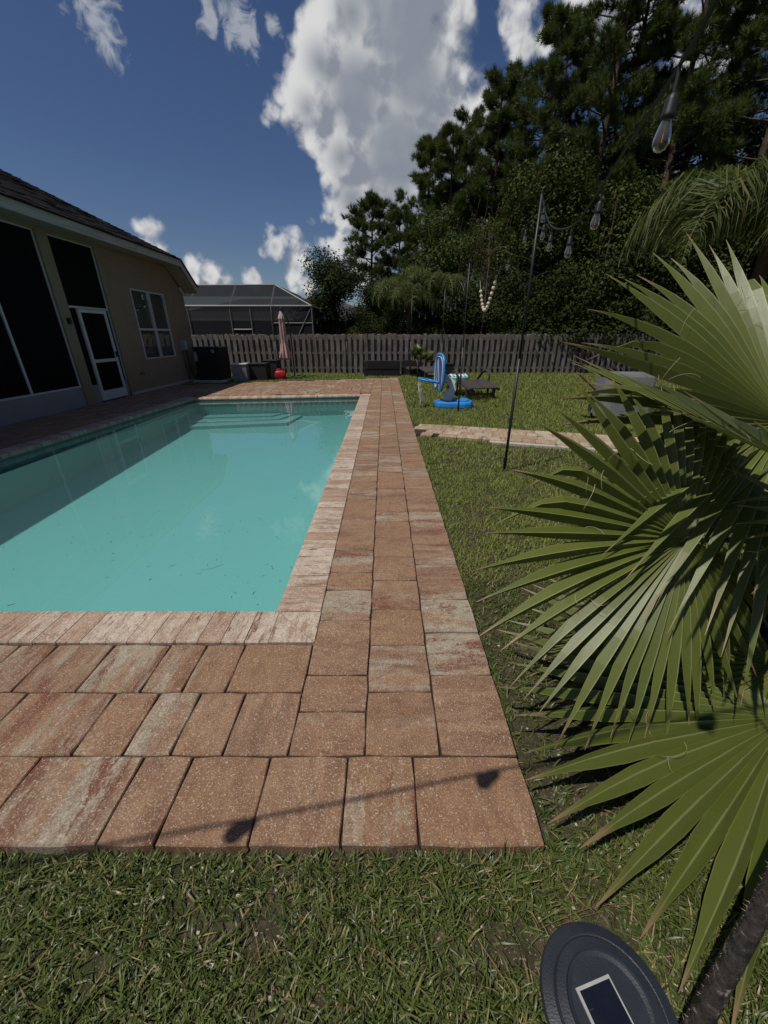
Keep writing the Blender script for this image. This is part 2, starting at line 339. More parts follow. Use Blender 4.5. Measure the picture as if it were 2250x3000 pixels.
b = NB('bark'); v = b.coord('Object'); n1 = b.noise(b.vec(v, (9, 9, 1.6)), 1.5, 6, .65)
c = b.mix(b.rng(n1, .3, .7), (.045, .034, .027), (.16, .115, .09)); b.end(b.bsdf(c, .95, .1, 0, b.bump(n1, .8, .05)))
b = NB('palm_bark'); v = b.coord('Object'); n1 = b.noise(b.vec(v, (14, 14, 60)), 1.6, 5, .65, .4); n2 = b.noise(b.vec(v, (60, 60, 8)), 1.0, 4)
c = b.mix(b.rng(n1, .35, .6), (.012, .011, .010), (.035, .03, .026)); c = b.mix(b.rng(n1, .61, .68, 0, .8), c, (.26, .22, .18)); b.end(b.bsdf(c, .8, .2, 0, b.bump(n2, .8, .02)))

# ------------------------------------------------------------------ building helpers
class MB:
    def __init__(s): s.v = []; s.f = []
    def add(s, vs, fs):
        o = len(s.v); s.v += [tuple(x) for x in vs]; s.f += [tuple(i + o for i in f) for f in fs]; return s
    def box(s, x0, x1, y0, y1, z0, z1, bev=0):
        if not bev:
            return s.add([(x0,y0,z0),(x1,y0,z0),(x1,y1,z0),(x0,y1,z0),(x0,y0,z1),(x1,y0,z1),(x1,y1,z1),(x0,y1,z1)],
                     [(3,2,1,0),(4,5,6,7),(0,1,5,4),(1,2,6,5),(2,3,7,6),(3,0,4,7)])
        return s.hull([[(x0,y0),(x1,y0),(x1,y1),(x0,y1)]], z0, z1, bev)
    def hull(s, polys, z0, z1, bev):
        P = polys[0]; cx = sum(p[0] for p in P) / len(P); cy = sum(p[1] for p in P) / len(P)
        def ins(d):
            return [(p[0] + (-d if p[0] > cx else d), p[1] + (-d if p[1] > cy else d)) for p in P]
        rings = [(ins(bev), z0), (P, z0 + bev), (P, z1 - bev), (ins(bev), z1)]
        n = len(P); vs = [(x, y, z) for r, z in rings for x, y in r]; fs = [tuple(range(n))[::-1], tuple(range(3 * n, 4 * n))]
        for k in range(3):
            for i in range(n): j = (i + 1) % n; fs.append((k*n+i, k*n+j, (k+1)*n+j, (k+1)*n+i))
        return s.add(vs, fs)
    def tube(s, pts, r, n=6, cap=True):
        pts = [Vector(p) for p in pts]; m = len(pts); rr = r if isinstance(r, (list, tuple)) else [r] * m
        base = len(s.v); vs = []; up = None
        for i, p in enumerate(pts):
            d = (pts[min(i + 1, m - 1)] - pts[max(i - 1, 0)]).normalized()
            if up is None: up = Vector((0, 0, 1)) if abs(d.z) < .9 else Vector((1, 0, 0))
            a = d.cross(up)
            if a.length < 1e-4: a = d.cross(Vector((0, 1, 0)))
            a.normalize(); bb = a.cross(d).normalized(); up = bb
            for k in range(n):
                t = 2 * math.pi * k / n; vs.append(p + (a * math.cos(t) + bb * math.sin(t)) * rr[i])
        fs = []
        for i in range(m - 1):
            for k in range(n): j = (k + 1) % n; fs.append((i*n+k, i*n+j, (i+1)*n+j, (i+1)*n+k))
        if cap: fs += [tuple(range(n))[::-1], tuple(range((m-1)*n, m*n))]
        return s.add(vs, fs)
    def lathe(s, prof, n=12, c=(0, 0, 0), sq=0):
        vs = []
        for r, z in prof:
            for k in range(n):
                t = 2 * math.pi * k / n; vs.append((c[0] + r * math.cos(t), c[1] + r * math.sin(t), c[2] + z))
        fs = []
        for i in range(len(prof) - 1):
            for k in range(n): j = (k + 1) % n; fs.append((i*n+k, i*n+j, (i+1)*n+j, (i+1)*n+k))
        fs += [tuple(range(n))[::-1], tuple(range((len(prof)-1)*n, len(prof)*n))]
        return s.add(vs, fs)
    def xf(s, M): s.v = [tuple(M @ Vector(p)) for p in s.v]; return s
    def mesh(s, name, mat, smooth=False):
        me = bpy.data.meshes.new(name); me.from_pydata(s.v, [], s.f); me.materials.append(MATS[mat])
        if smooth: me.shade_smooth()
        return me
    def build(s, name, mat, parent=None, loc=(0, 0, 0), rz=0, smooth=False):
        return obj(name, s.mesh(name, mat, smooth), parent, loc, rz)
def obj(name, me, parent=None, loc=(0, 0, 0), rz=0):
    o = bpy.data.objects.new(name, me); col.objects.link(o); o.parent = parent; o.location = loc; o.rotation_euler[2] = rz; return o
def tag(o, label=None, cat=None, group=None, kind=None):
    for k, x in (('label', label), ('category', cat), ('group', group), ('kind', kind)):
        if x: o[k] = x
    return o
def thing(name, label, cat, loc=(0, 0, 0), rz=0, group=None):
    return tag(obj(name, None, None, loc, rz), label, cat, group)
def copy_tree(o, parent=None):
    c = o.copy(); col.objects.link(c); c.parent = parent
    for ch in o.children: copy_tree(ch, c)
    return c
def np_mesh(name, V, T, mat, attr=None, uv=None):
    me = bpy.data.meshes.new(name); nv, nt = len(V), len(T)
    me.vertices.add(nv); me.vertices.foreach_set('co', np.asarray(V, np.float32).ravel())
    me.loops.add(nt * 3); me.loops.foreach_set('vertex_index', np.asarray(T, np.int32).ravel())
    me.polygons.add(nt); me.polygons.foreach_set('loop_start', np.arange(0, nt * 3, 3, dtype=np.int32))
    try: me.polygons.foreach_set('loop_total', np.full(nt, 3, np.int32))
    except Exception: pass
    me.update(calc_edges=True); me.materials.append(MATS[mat]); return me

# ------------------------------------------------------------------ pool outline and deck (deck top z = 0, lawn z = -0.045)
PA, PB, PCn, PD = Vector((-.62, 1.82)), Vector((-.62, 10.80)), Vector((-4.95, 10.22)), Vector((-5.42, 1.82))
CW = .25                                            # coping width
GZ = -.045
WATER = -.075
def quad_in(p, q, m=0):     # inside the convex counter-clockwise outline, grown by m
    for a, b2 in zip(q, q[1:] + q[:1]):
        e = b2 - a; n = Vector((e.y, -e.x)).normalized()
        if (Vector(p) - a).dot(n) > m: return False
    return True
POOL = [PA, PB, PCn, PD]
DECKR = .528
def far_edge(x): return 15.56 + (x - .51) * .325
def ring_mesh(outer, inner, z0, z1):
    m = MB(); n = len(outer)
    vs = [(*p, z1) for p in outer] + [(*p, z1) for p in inner] + [(*p, z0) for p in outer] + [(*p, z0) for p in inner]
    fs = []
    for i in range(n):
        j = (i + 1) % n
        fs += [(i, j, n + j, n + i), (2*n+i, 2*n+j, j, i), (n+i, n+j, 3*n+j, 3*n+i)]
    return m.add(vs, fs)
DECK = [Vector((DECKR - .006, .682)), Vector((DECKR - .006, far_edge(DECKR))), Vector((-6.85, far_edge(-6.85))), Vector((-6.85, .682))]
deck = ring_mesh(DECK, POOL, -.16, -.014).build('pool_deck', 'joint_sand'); tag(deck, 'clay-coloured paver deck running round the swimming pool', 'deck', kind='structure')

def paver_mesh(L, W, seed, T=.07, bev=.0035, mat='paver_clay', jit=.003):
    r = random.Random(seed); g = .0016; hx, hy = L / 2 - g, W / 2 - g
    per = []
    k = 3
    for (ax, ay), (bx, by) in (((-hx,-hy),(hx,-hy)), ((hx,-hy),(hx,hy)), ((hx,hy),(-hx,hy)), ((-hx,hy),(-hx,-hy))):
        for i in range(k):
            t = i / k; x, y = ax + (bx - ax) * t, ay + (by - ay) * t
            if i == 0: x *= 1 - .004 / hx; y *= 1 - .004 / hy
            per.append((x + r.uniform(-jit, jit) * .6, y + r.uniform(-jit, jit) * .6))
    n = len(per); vs = []
    for d, z in ((0, -T), (0, -bev * 1.3), (bev, 0)):
        for x, y in per:
            l = math.hypot(x, y); vs.append((x - d * (1 if x > 0 else -1) * min(1, abs(x) / (hx * .5)), y - d * (1 if y > 0 else -1) * min(1, abs(y) / (hy * .5)), z + (r.uniform(-.0012, .0012) if d else 0)))
    fs = [tuple(range(2 * n, 3 * n))]
    for q in range(2):
        for i in range(n): j = (i + 1) % n; fs.append((q*n+i, q*n+j, (q+1)*n+j, (q+1)*n+i))
    return MB().add(vs, fs)
PM = {}
def pm(L, W, mat='paver_clay', T=.07):
    key = (round(L, 3), round(W, 3), random.randint(0, 1), mat)
    if key not in PM: PM[key] = paver_mesh(L, W, hash(key[:3]) % 1000, T, mat=mat)
    return key
PMESH = {}
def pmesh(key, name='paver'):
    if key not in PMESH: PMESH[key] = PM[key].mesh(name, key[3])
    return PMESH[key]
pavers = []      # (x, y, L along local x, W, rz)
def run_row(xs, y0, y1):          # a row along x, streaks across it
    for a, b2 in zip(xs, xs[1:]): pavers.append(((a + b2) / 2, (y0 + y1) / 2, abs(b2 - a), y1 - y0, 0))
def run_col(ys, x0, x1):
    for a, b2 in zip(ys, ys[1:]): pavers.append(((x0 + x1) / 2, (a + b2) / 2, abs(b2 - a), x1 - x0, math.pi / 2))
rp = random.Random(11)
def fill(start, end, sizes=(.2, .3, .3, .3, .4)):
    xs = [start]; sg = 1 if end > start else -1
    while (end - xs[-1]) * sg > .45: xs.append(round(xs[-1] + sg * rp.choice(sizes), 3))
    if abs(end - xs[-1]) > .02: xs.append(end)
    return xs
def left_fill(xs, end): return sorted(fill(xs[-1], end)[::-1][:-1] + xs[::-1])
# near rows, as they lie at the front corner
run_row(left_fill([.528, .114, -.14, -.442, -.746, -.937, -1.34], -6.8), .674, .969)
run_row(left_fill([-.377, -.637, -.843, -1.03, -1.233, -1.64], -6.8), .969, 1.264)
run_row(left_fill([-.377, -.735, -.938, -1.13, -1.43, -1.73], -6.8), 1.264, 1.565)
# three columns beside the pool
def colfill(ys, end): return ys[:-1] + fill(ys[-1], end)
yend = 15.2
run_col(colfill([.969, 1.165, 1.365, 1.76, 2.05], yend), -.377, -.0755)
run_col(colfill([.969, 1.267, 1.56, 1.853], yend), -.0755, .2235)
run_col(colfill([.969, 1.365, 1.656, 1.95], 15.5), .2235, .528)
# far patio and the strip along the house, rows across
y = 10.1
while y < 15.5:
    xs = fill(-.377, -6.82)
    for a, b2 in zip(xs, xs[1:]):
        cx, cy = (a + b2) / 2, y + .15
        if quad_in((cx, cy), POOL, CW + .1) or cy + .1 > far_edge(cx): continue
        pavers.append((cx, cy, abs(b2 - a), .3, 0))
    y += .3
y = 1.565
while y < 10.05:
    xs = fill(-5.68 + (y - 1.8) * .054, -6.82)
    for a, b2 in zip(xs, xs[1:]): pavers.append(((a + b2) / 2, y + .15, abs(b2 - a), .3, 0))
    y += .3
def shown(x, y):
    d = y * .9078 + 1.5 * .4195
    return abs(x / d) < 1.02
def size_px(p): return p[2] * p[3] * 1.5 / (p[0] ** 2 + p[1] ** 2 + 2.25) ** 1.5 if shown(p[0], p[1]) else 0
pavers.sort(key=size_px, reverse=True)
rest = MB()
for i, (x, y, L, Wd, rz) in enumerate(pavers):
    key = pm(L, Wd); dz = rp.uniform(-.0025, .0015)
    if i < 300: obj('paver', pmesh(key), deck, (x, y, dz), rz + rp.choice((0, math.pi)) + rp.uniform(-.004, .004))
    else:
        Mx = Matrix.Translation((x, y, dz)) @ Matrix.Rotation(rz, 4, 'Z'); rest.add([Mx @ Vector(p) for p in PM[key].v], PM[key].f)
tag(rest.build('paver_field', 'paver_clay_field', deck), kind='stuff')

# coping bricks round the pool
coping = ring_mesh([PA + Vector((CW - .006, -CW + .006)), PB + Vector((CW - .006, CW - .006)), PCn + Vector((-CW, CW - .006)), PD + Vector((-CW, -CW))], [PA + Vector((-.004, .004)), PB + Vector((-.004, -.004)), PCn + Vector((.004, -.004)), PD + Vector((.004, .004))], -.075, -.012)
coping.v = [(x, y, z) for x, y, z in coping.v]
coping = coping.build('pool_coping', 'joint_sand', None, (0, 0, .0015)); tag(coping, 'pale bullnose brick coping round the pool edge', 'coping', kind='structure')
def coping_mesh(Wb, Lb, mit=0, seed=0):   # local x along edge, y outward from the water (0 inner .. Lb outer)
    hx = Wb / 2 - .0018; T = .055
    prof = [(-.022, -T), (-.03, -.03), (-.022, -.008), (-.008, .003), (.02, .006), (Lb - .004, .006), (Lb, .0), (Lb, -T)]
    vs = []
    for sx in (-1, 1):
        for yy, zz in prof:
            x = sx * hx
            vs.append((x, yy, zz))
    n = len(prof); fs = [tuple(range(n))[::-1], tuple(range(n, 2 * n))]
    for i in range(n): j = (i + 1) % n; fs.append((i, j, n + j, n + i))
    return MB().add(vs, fs)
CBW = .1265
cm = [coping_mesh(CBW, CW - .004, 0, i).mesh('coping_brick', 'coping_brick') for i in range(1)]
def edge_bricks(a, b2):
    e = (b2 - a); L = e.length; e.normalize(); n = Vector((e.y, -e.x)); rz = math.atan2(e.y, e.x)
    k = int(round(L / CBW)); st = L / k
    for i in range(k):
        p = a + e * st * (i + .5)
        o = obj('coping_brick', cm[0], coping, (p.x, p.y, rp.uniform(-.001, .0015)), rz + math.pi + rp.uniform(-.004, .004)); o.scale[0] = st / CBW
edge_bricks(PA, PB); edge_bricks(PB, PCn); edge_bricks(PCn, PD); edge_bricks(PD, PA)
# mitred corners
for P, sx, sy in ((PA, 1, -1), (PB, 1, 1), (PCn, -1, 1), (PD, -1, -1)):
    for tri in (((0, 0), (1, 0), (1, 1)), ((0, 0), (1, 1), (0, 1))):
        pts = [(P.x + sx * (q[0] * (CW - .006) + (.002 if tri[1] == (1, 0) else -.0) + .001), P.y + sy * (q[1] * (CW - .006) + (.002 if tri[1] == (1, 1) else 0) + .001)) for q in tri]
        if sx * sy < 0: pts = pts[::-1]
        m = MB().add([(x, y, z) for z in (-.055, .0055) for x, y in pts], [(2, 1, 0), (3, 4, 5), (0, 1, 4, 3), (1, 2, 5, 4), (2, 0, 3, 5)])
        m.build('coping_brick', 'coping_brick', coping)

# pool basin and water
m = MB(); bot = []
deep = {0: -.80, 1: -.52, 2: -.52, 3: -.80}
inn = [Vector((p.x, p.y)) for p in POOL]
vs = [(p.x, p.y, -.05) for p in inn] + [(p.x, p.y, deep[i]) for i, p in enumerate(inn)]
m.add(vs, [(0, 1, 5, 4), (1, 2, 6, 5), (2, 3, 7, 6), (3, 0, 4, 7), (4, 5, 6, 7)])
pool = m.build('pool_basin', 'pool_plaster'); tag(pool, 'aqua plaster basin of the swimming pool', 'pool', kind='structure')
m = MB()
for a, b2 in zip(inn, inn[1:] + inn[:1]):
    e = (b2 - a).normalized(); n = Vector((-e.y, e.x)) * .006
    if n.dot(Vector((-2.8, 6)) - a) < 0: n = -n
    m.add([(*(a + n), -.052), (*(b2 + n), -.052), (*(b2 + n), -.2), (*(a + n), -.2)], [(0, 1, 2, 3)])
m.build('waterline_shade', 'waterline_shade', pool)  # band below the coping, its shade put into the colour
# entry steps in the far left corner
for i in range(3):
    d = .40 * (i + 1); z1 = -.42 - .03 * i
    q = [(-4.93 - .02 * d, 10.2 - d), (-2.9 + .25 * i, 10.42 - d * .75), (-2.7 + .25 * i, 10.48), (-4.93, 10.19)]
    MB().add([(x, y, z) for z in (-.9, z1) for x, y in q], [(0, 1, 5, 4), (1, 2, 6, 5), (2, 3, 7, 6), (3, 0, 4, 7), (4, 5, 6, 7)]).build('step', 'step_plaster', pool)
# sill ledge along the house side and far wall
MB().add([(PD.x, PD.y, -.22), (PD.x + .06, PD.y, -.22), (PCn.x + .06, PCn.y, -.22), (PCn.x, PCn.y, -.22), (PD.x, PD.y, -1), (PD.x + .06, PD.y, -1), (PCn.x + .06, PCn.y, -1), (PCn.x, PCn.y, -1)],
         [(0, 1, 2, 3), (1, 5, 6, 2)]).build('ledge', 'step_plaster', pool)
# drain cover on the floor near the front wall
MB().lathe([(.17, 0), (.2, .012), (.2, .03), (.15, .038), (.13, .02), (.02, .02)], 28, (-1.62, 2.02, -.80)).build('drain_cover', 'step_plaster', pool, smooth=True)
wv = [(p.x, p.y, WATER) for p in POOL]
water = MB().add(wv, [(0, 1, 2, 3)]).build('pool_water', 'water'); tag(water, 'still aqua water filling the swimming pool', 'water', kind='structure')
# leaf bits lying on the bottom
rd = random.Random(3); m = MB()
for i in range(230):
    y = 1.9 + rd.random() ** 1.5 * 6.5; x = -.75 - rd.random() ** 1.3 * 4.2; L = rd.uniform(.008, .03) if i > 12 else rd.uniform(.06, .16)
    a = rd.uniform(0, 6.28); z = -.80 + (y - 1.82) / 8.7 * .28 + .004
    p0 = Vector((x, y, z)); d = Vector((math.cos(a), math.sin(a), 0)); s = Vector((-d.y, d.x, 0)); r_ = rd.uniform(.0015, .0045) if i > 12 else .002
    k = rd.uniform(-.25, .25) * L
    m.add([p0 - d * L - s * r_, p0 - d * L + s * r_, p0 + s * (r_ + k), p0 + s * (k - r_), p0 + d * L + s * r_ * .5, p0 + d * L - s * r_ * .5], [(0, 3, 2, 1), (3, 5, 4, 2)])
tag(m.build('leaf_debris', 'twig'), 'dark leaf bits and twigs scattered on the pool floor', 'debris', kind='stuff')

# ------------------------------------------------------------------ ground and path
GS = 400
m = MB()
hole = [(DECKR - .03, .70), (DECKR - .03, far_edge(.5) - .02), (-6.8, far_edge(-6.8)), (-6.8, .70)]
outer = [(GS, -GS), (GS, GS), (-GS, GS), (-GS, -GS)]
m.add([(x, y, GZ) for x, y in outer] + [(x, y, GZ) for x, y in hole], [(0, 1, 5, 4), (1, 2, 6, 5), (2, 3, 7, 6), (3, 0, 4, 7)])
ground = m.build('ground', 'lawn_soil'); tag(ground, kind='structure')
PO = Vector((.54, 6.74)); PDIR = Vector((1, -.30)).normalized(); PN = Vector((-PDIR.y, PDIR.x)); PW = .86; PL = 9.0
def on_path(x, y, mg=0):
    q = Vector((x, y)) - PO; a = q.dot(PDIR); b2 = q.dot(PN); return -.4 < a < PL + mg and -PW / 2 - .12 - mg < b2 < PW / 2 + mg
m = MB(); Z = GZ
def pw(a, b2): p = PO + PDIR * a + PN * b2; return (max(p.x, .53), p.y)
q = [pw(-.2, -PW / 2), pw(PL, -PW / 2), pw(PL, PW / 2), pw(-.2, PW / 2)]
m.add([(*p, -.016) for p in q] + [(*p, -.1) for p in q], [(0, 1, 2, 3), (0, 4, 5, 1), (1, 5, 6, 2), (2, 6, 7, 3)])
path = m.build('garden_path', 'joint_sand'); tag(path, 'pale buff paver path crossing the lawn from the deck', 'path', kind='structure')
ang = math.atan2(PDIR.y, PDIR.x)
for r_ in range(4):
    a = -.12 - r_ * .06; w4 = PW / 4
    while a < PL - .1:
        L = rp.choice((.2, .3, .3, .4))
        b2 = -PW / 2 + w4 * (r_ + .5); p = PO + PDIR * (a + L / 2) + PN * b2
        if p.x - L / 2 > .535 and a + L < PL + .2: obj('paver', pmesh(pm(L, w4, 'path_stone', .05)), path, (p.x, p.y, rp.uniform(-.003, .003)), ang + rp.choice((0, math.pi)))
        elif p.x > .6: obj('paver', pmesh(pm(.2, w4, 'path_stone', .05)), path, (max(p.x, .64), p.y, 0), ang)
        a += L
m = MB(); q = [pw(1.3, -PW / 2 - .12), pw(PL, -PW / 2 - .12), pw(PL, -PW / 2 - .005), pw(1.3, -PW / 2 - .005)]
m.add([(*p, -.012) for p in q] + [(*p, -.1) for p in q], [(0, 1, 2, 3), (0, 4, 5, 1), (1, 5, 6, 2), (2, 6, 7, 3), (3, 7, 4, 0)]).build('edging', 'concrete', path)

# ------------------------------------------------------------------ the house
HX = -6.85
house = thing('house', 'single-storey beige stucco house with dark screened porch and shingle roof', 'house', (HX, 9, 0))
HO = Vector((-HX, -9, 0))
def hb(m, name, mat, parent=None, smooth=False):       # build in world coordinates under the house
    m.v = [(x + HO.x, y + HO.y, z) for x, y, z in m.v]
    return m.build(name, mat, parent or house, smooth=smooth)
def prism_x(m, poly, x0, x1):                         # polygon in (y, z) pushed along x
    n = len(poly); vs = [(x, y, z) for x in (x0, x1) for y, z in poly]
    fs = [tuple(range(n)), tuple(range(n, 2 * n))[::-1]] + [(i, (i + 1) % n, n + (i + 1) % n, n + i) for i in range(n)]
    return m.add(vs, fs)
T = .2; xi, xo = HX - T, HX
m = MB()
m.box(xi, xo, .0, 3.4, -.05, 3.40); m.box(xi, xo, 3.4, 10.85, 3.37, 3.40 + .04)
m.box(xi, xo, 10.85, 11.9, -.05, 3.44); m.box(xi, xo, 11.9, 13.66, -.05, .84); m.box(xi, xo, 11.9, 13.66, 2.63, 3.44)
prism_x(m, [(13.66, -.05), (15.0, -.05), (15.0, 2.74), (14.12, 3.42), (13.66, 3.44)], xi, xo)
m.box(-20, xi, 14.8, 15.0, -.05, 2.75)
hb(m, 'wall', 'stucco')
m = MB(); m.box(xi - .002, xo + .004, 9.15, 9.45, -.03, 3.368); hb(m, 'pilaster', 'stucco')
m = MB(); m.box(HX - .04, HX + .03, 10.85, 15.03, -.05, .06); hb(m, 'footing', 'concrete')
# porch interior
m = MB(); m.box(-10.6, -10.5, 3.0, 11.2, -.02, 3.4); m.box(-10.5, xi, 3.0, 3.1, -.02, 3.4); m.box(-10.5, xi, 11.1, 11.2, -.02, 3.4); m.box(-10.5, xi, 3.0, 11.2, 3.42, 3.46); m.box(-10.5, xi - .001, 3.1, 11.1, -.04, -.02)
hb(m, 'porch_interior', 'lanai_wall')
# screens and their frames
def bar(y0, y1, z0, z1, d=.05, off=0): return MB().box(HX - .09 + off, HX - .09 + off + d, y0, y1, z0, z1)
for (y0, y1, z0, z1) in ((3.4, 5.5, .43, 3.37), (5.5, 7.80, .43, 3.37), (7.84, 9.13, .43, 3.37), (9.47, 10.83, 2.07, 3.35), (9.47, 9.70, .40, 2.03), (10.68, 10.83, .40, 2.03)):
    hb(MB().box(HX - .072, HX - .068, y0, y1, z0, z1), 'screen_panel', 'screen_dark')
for (y0, y1, z0, z1) in ((7.80, 7.84, .43, 3.37), (5.48, 5.52, .43, 3.37), (3.4, 9.15, .40, .435), (9.452, 10.848, 2.03, 2.075), (9.127, 9.148, .435, 3.37), (9.452, 9.472, .40, 3.368), (10.828, 10.848, .4, 3.368), (9.47, 10.83, 3.345, 3.368), (3.4, 9.13, 3.35, 3.37)):
    hb(bar(y0, y1, z0, z1), 'screen_frame', 'white_aluminium')
for (y0, y1) in ((3.4, 9.148), (9.452, 9.70), (10.68, 10.848)):
    hb(MB().box(HX - .085, HX - .05, y0, y1, -.02, .40), 'kick_panel', 'kick_panel')
door = obj('screen_door', None, house)
m = MB()
for (y0, y1, z0, z1) in ((9.705, 9.785, .02, 2.02), (10.595, 10.675, .02, 2.02), (9.785, 10.595, 1.95, 2.02), (9.785, 10.595, .88, .95), (9.785, 10.595, .02, .24)):
    m.box(HX - .05, HX - .005, y0, y1, z0, z1)
hb(m, 'door_frame', 'white_aluminium', door)
hb(MB().box(HX - .03, HX - .026, 9.785, 10.595, .24, .88), 'screen_panel', 'screen_dark', door)
hb(MB().box(HX - .03, HX - .026, 9.785, 10.595, .95, 1.95), 'screen_panel', 'screen_dark', door)
hb(MB().box(HX - .004, HX + .035, 10.61, 10.64, .98, 1.1), 'handle', 'black_metal', door)
# the pair of sash windows
for (y0, y1) in ((11.905, 12.765), (12.795, 13.655)):
    win = obj('window', None, house)
    m = MB(); f = .035
    for q in ((y0, y1, .845, .88), (y0, y1, 2.59, 2.625), (y0, y0 + f, .88, 2.59), (y1 - f, y1, .88, 2.59), (y0 + f, y1 - f, 1.60, 1.655)):
        m.box(HX - .06, HX + .012, *q)
    hb(m, 'frame', 'white_aluminium', win)
    hb(MB().box(HX - .045, HX - .041, y0 + f, y1 - f, 1.655, 2.59), 'pane', 'window_glass', win)
    hb(MB().box(HX - .03, HX - .026, y0 + f, y1 - f, .88, 1.60), 'pane', 'window_glass', win)
    m = MB(); z = .9
    while z < 2.58:
        m.add([(HX - .075, y0 + f, z), (HX - .075, y1 - f, z), (HX - .10, y1 - f, z + .036), (HX - .10, y0 + f, z + .036), (HX - .077, y0 + f, z), (HX - .077, y1 - f, z), (HX - .102, y1 - f, z + .036), (HX - .102, y0 + f, z + .036)], [(0, 1, 2, 3), (7, 6, 5, 4), (0, 4, 5, 1), (2, 6, 7, 3)]); z += .042
    tag(hb(m, 'blind', 'blind_slat', win), kind='stuff')
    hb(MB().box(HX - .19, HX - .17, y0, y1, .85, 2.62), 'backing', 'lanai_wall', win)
# eaves
hb(MB().box(HX + .002, -6.42, -2.2, 14.10, 3.44, 3.455), 'soffit', 'soffit_white')
m = MB(); m.box(-6.42, -6.385, -2.2, 14.22, 3.43, 3.60); m.box(-6.385, -6.37, -2.2, 14.24, 3.575, 3.615); hb(m, 'fascia', 'fascia_white')
m = MB(); prism_x(m, [(14.10, 3.44), (15.12, 2.765), (15.12, 2.78), (14.10, 3.455)], HX + .002, -6.42); hb(m, 'rake_soffit', 'soffit_white')
m = MB(); prism_x(m, [(14.222, 3.60), (14.222, 3.42), (15.12, 2.765), (15.16, 2.93)], -6.42, -6.385); m.box(HX + .002, -6.42, 15.09, 15.12, 2.78, 2.93); hb(m, 'rake_fascia', 'fascia_white')
m = MB(); m.v = []
C1 = Vector((-6.355, 14.28, 3.625)); AP = Vector((-18.25, 6.07, 9.61)); C0 = Vector((-6.355, -2.2, 3.625)); RE = Vector((-6.355, 15.2, 2.955)); FE = Vector((-20, 15.2, 2.955)); RD = Vector((-20, 6.07, 9.61))
m.add([C1, C0, AP], [(0, 1, 2)]); m.add([C1, RE, FE, RD, AP], [(0, 1, 2, 3, 4)])
m.add([p - Vector((0, 0, .03)) for p in (C1, C0)] + [C1, C0, RE, RE - Vector((0, 0, .03))], [(0, 1, 3, 2), (0, 2, 4, 5)])
m.v = [tuple(p) for p in m.v]
roof = hb(m, 'roof', 'shingle')
m = MB(); sl_ = .503; k = .689
d = 0
rq = random.Random(4)
while d < 11.5:
    d2 = d + .128
    ya0, yb0 = -2.2 + d * k, 14.28 - d * k; ya1, yb1 = -2.2 + d2 * k, 14.28 - d2 * k
    y = ya0
    while y < yb0 - .02:
        y2 = min(y + rq.uniform(.28, .36), yb0); lift = rq.choice((.011, .011, .018))
        yy, yy2 = min(y, yb1), min(y2, yb1)
        z0, z1 = 3.625 + d * sl_, 3.625 + d2 * sl_
        m.add([(-6.34 - d, y, z0 + lift), (-6.34 - d, y2, z0 + lift), (-6.35 - d2, yy2, z1 + .004), (-6.35 - d2, yy, z1 + .004), (-6.34 - d, y, z0), (-6.34 - d, y2, z0)], [(0, 1, 2, 3), (4, 5, 1, 0)])
        y = y2
    d = d2
tag(hb(m, 'shingle_courses', 'shingle', roof), kind='stuff')
# things fixed to the wall
hb(MB().box(HX + .001, HX + .09, 14.0, 14.24, 1.0, 1.32, .008), 'meter_box', 'kick_panel')
hb(MB().box(HX + .001, HX + .08, 14.27, 14.42, 1.02, 1.30, .006), 'meter_box', 'white_aluminium')
hb(MB().tube([(HX + .05, 14.1, 1.0), (HX + .05, 14.12, .5), (HX + .06, 14.2, .05)], .012), 'conduit', 'copper_line')
hb(MB().tube([(HX + .05, 14.34, 1.02), (HX + .05, 14.38, .4), (HX + .1, 14.5, .1)], .014), 'conduit', 'copper_line')
m = MB().tube([(HX, 11.45, .5), (HX + .1, 11.45, .5), (HX + .13, 11.45, .46)], .014); m.tube([(HX + .07, 11.39, .54), (HX + .07, 11.51, .54)], .012); hb(m, 'spigot', 'copper_line')
hb(MB().box(HX + .004, HX + .06, 9.27, 9.34, 1.70, 1.82, .006), 'wall_light', 'black_plastic')

# ------------------------------------------------------------------ wooden shadow-box fence
FY = 17.75
fence = thing('wooden_fence', 'weathered grey shadow-box board fence closing the far side of the lawn', 'fence', (0, FY, 0))
rf = random.Random(21)
pmeshes = []
for i in range(5):
    m = MB(); n = 6; vs = []
    wv_ = [rf.uniform(-.006, .006) for _ in range(n)]
    for j in range(n):
        z = -.03 + (1.53 + (.01 if j == n - 1 else 0)) * j / (n - 1); wd = .07 + rf.uniform(-.003, .003)
        for x, y in ((-wd, 0), (wd, 0), (wd, .018), (-wd, .018)): vs.append((x + wv_[j], y + wv_[j] * .8, z + (rf.uniform(-.012, .012) if j == n - 1 else 0)))
    fs = [(3, 2, 1, 0), tuple(range(4 * n - 4, 4 * n))]
    for j in range(n - 1):
        for q in range(4): r2 = (q + 1) % 4; fs.append((4*j+q, 4*j+r2, 4*j+4+r2, 4*j+4+q))
    pmeshes.append(m.add(vs, fs).mesh('picket', 'fence_board'))
x = -10.2; i = 0
while x < 17:
    zt = rf.uniform(-.04, .02) + (.0 if x > -4 else -.03)
    o = obj('picket', rf.choice(pmeshes), fence, (x, 0, zt), 0); o.rotation_euler[1] = rf.gauss(0, .011); o.rotation_euler[0] = rf.uniform(-.012, .004)
    if x > -9:
        o = obj('picket', rf.choice(pmeshes), fence, (x + .121 + rf.uniform(-.01, .01), .09, rf.uniform(-.04, .0)), 0); o.rotation_euler[1] = rf.uniform(-.01, .01)
    x += .242 + rf.uniform(-.008, .008)
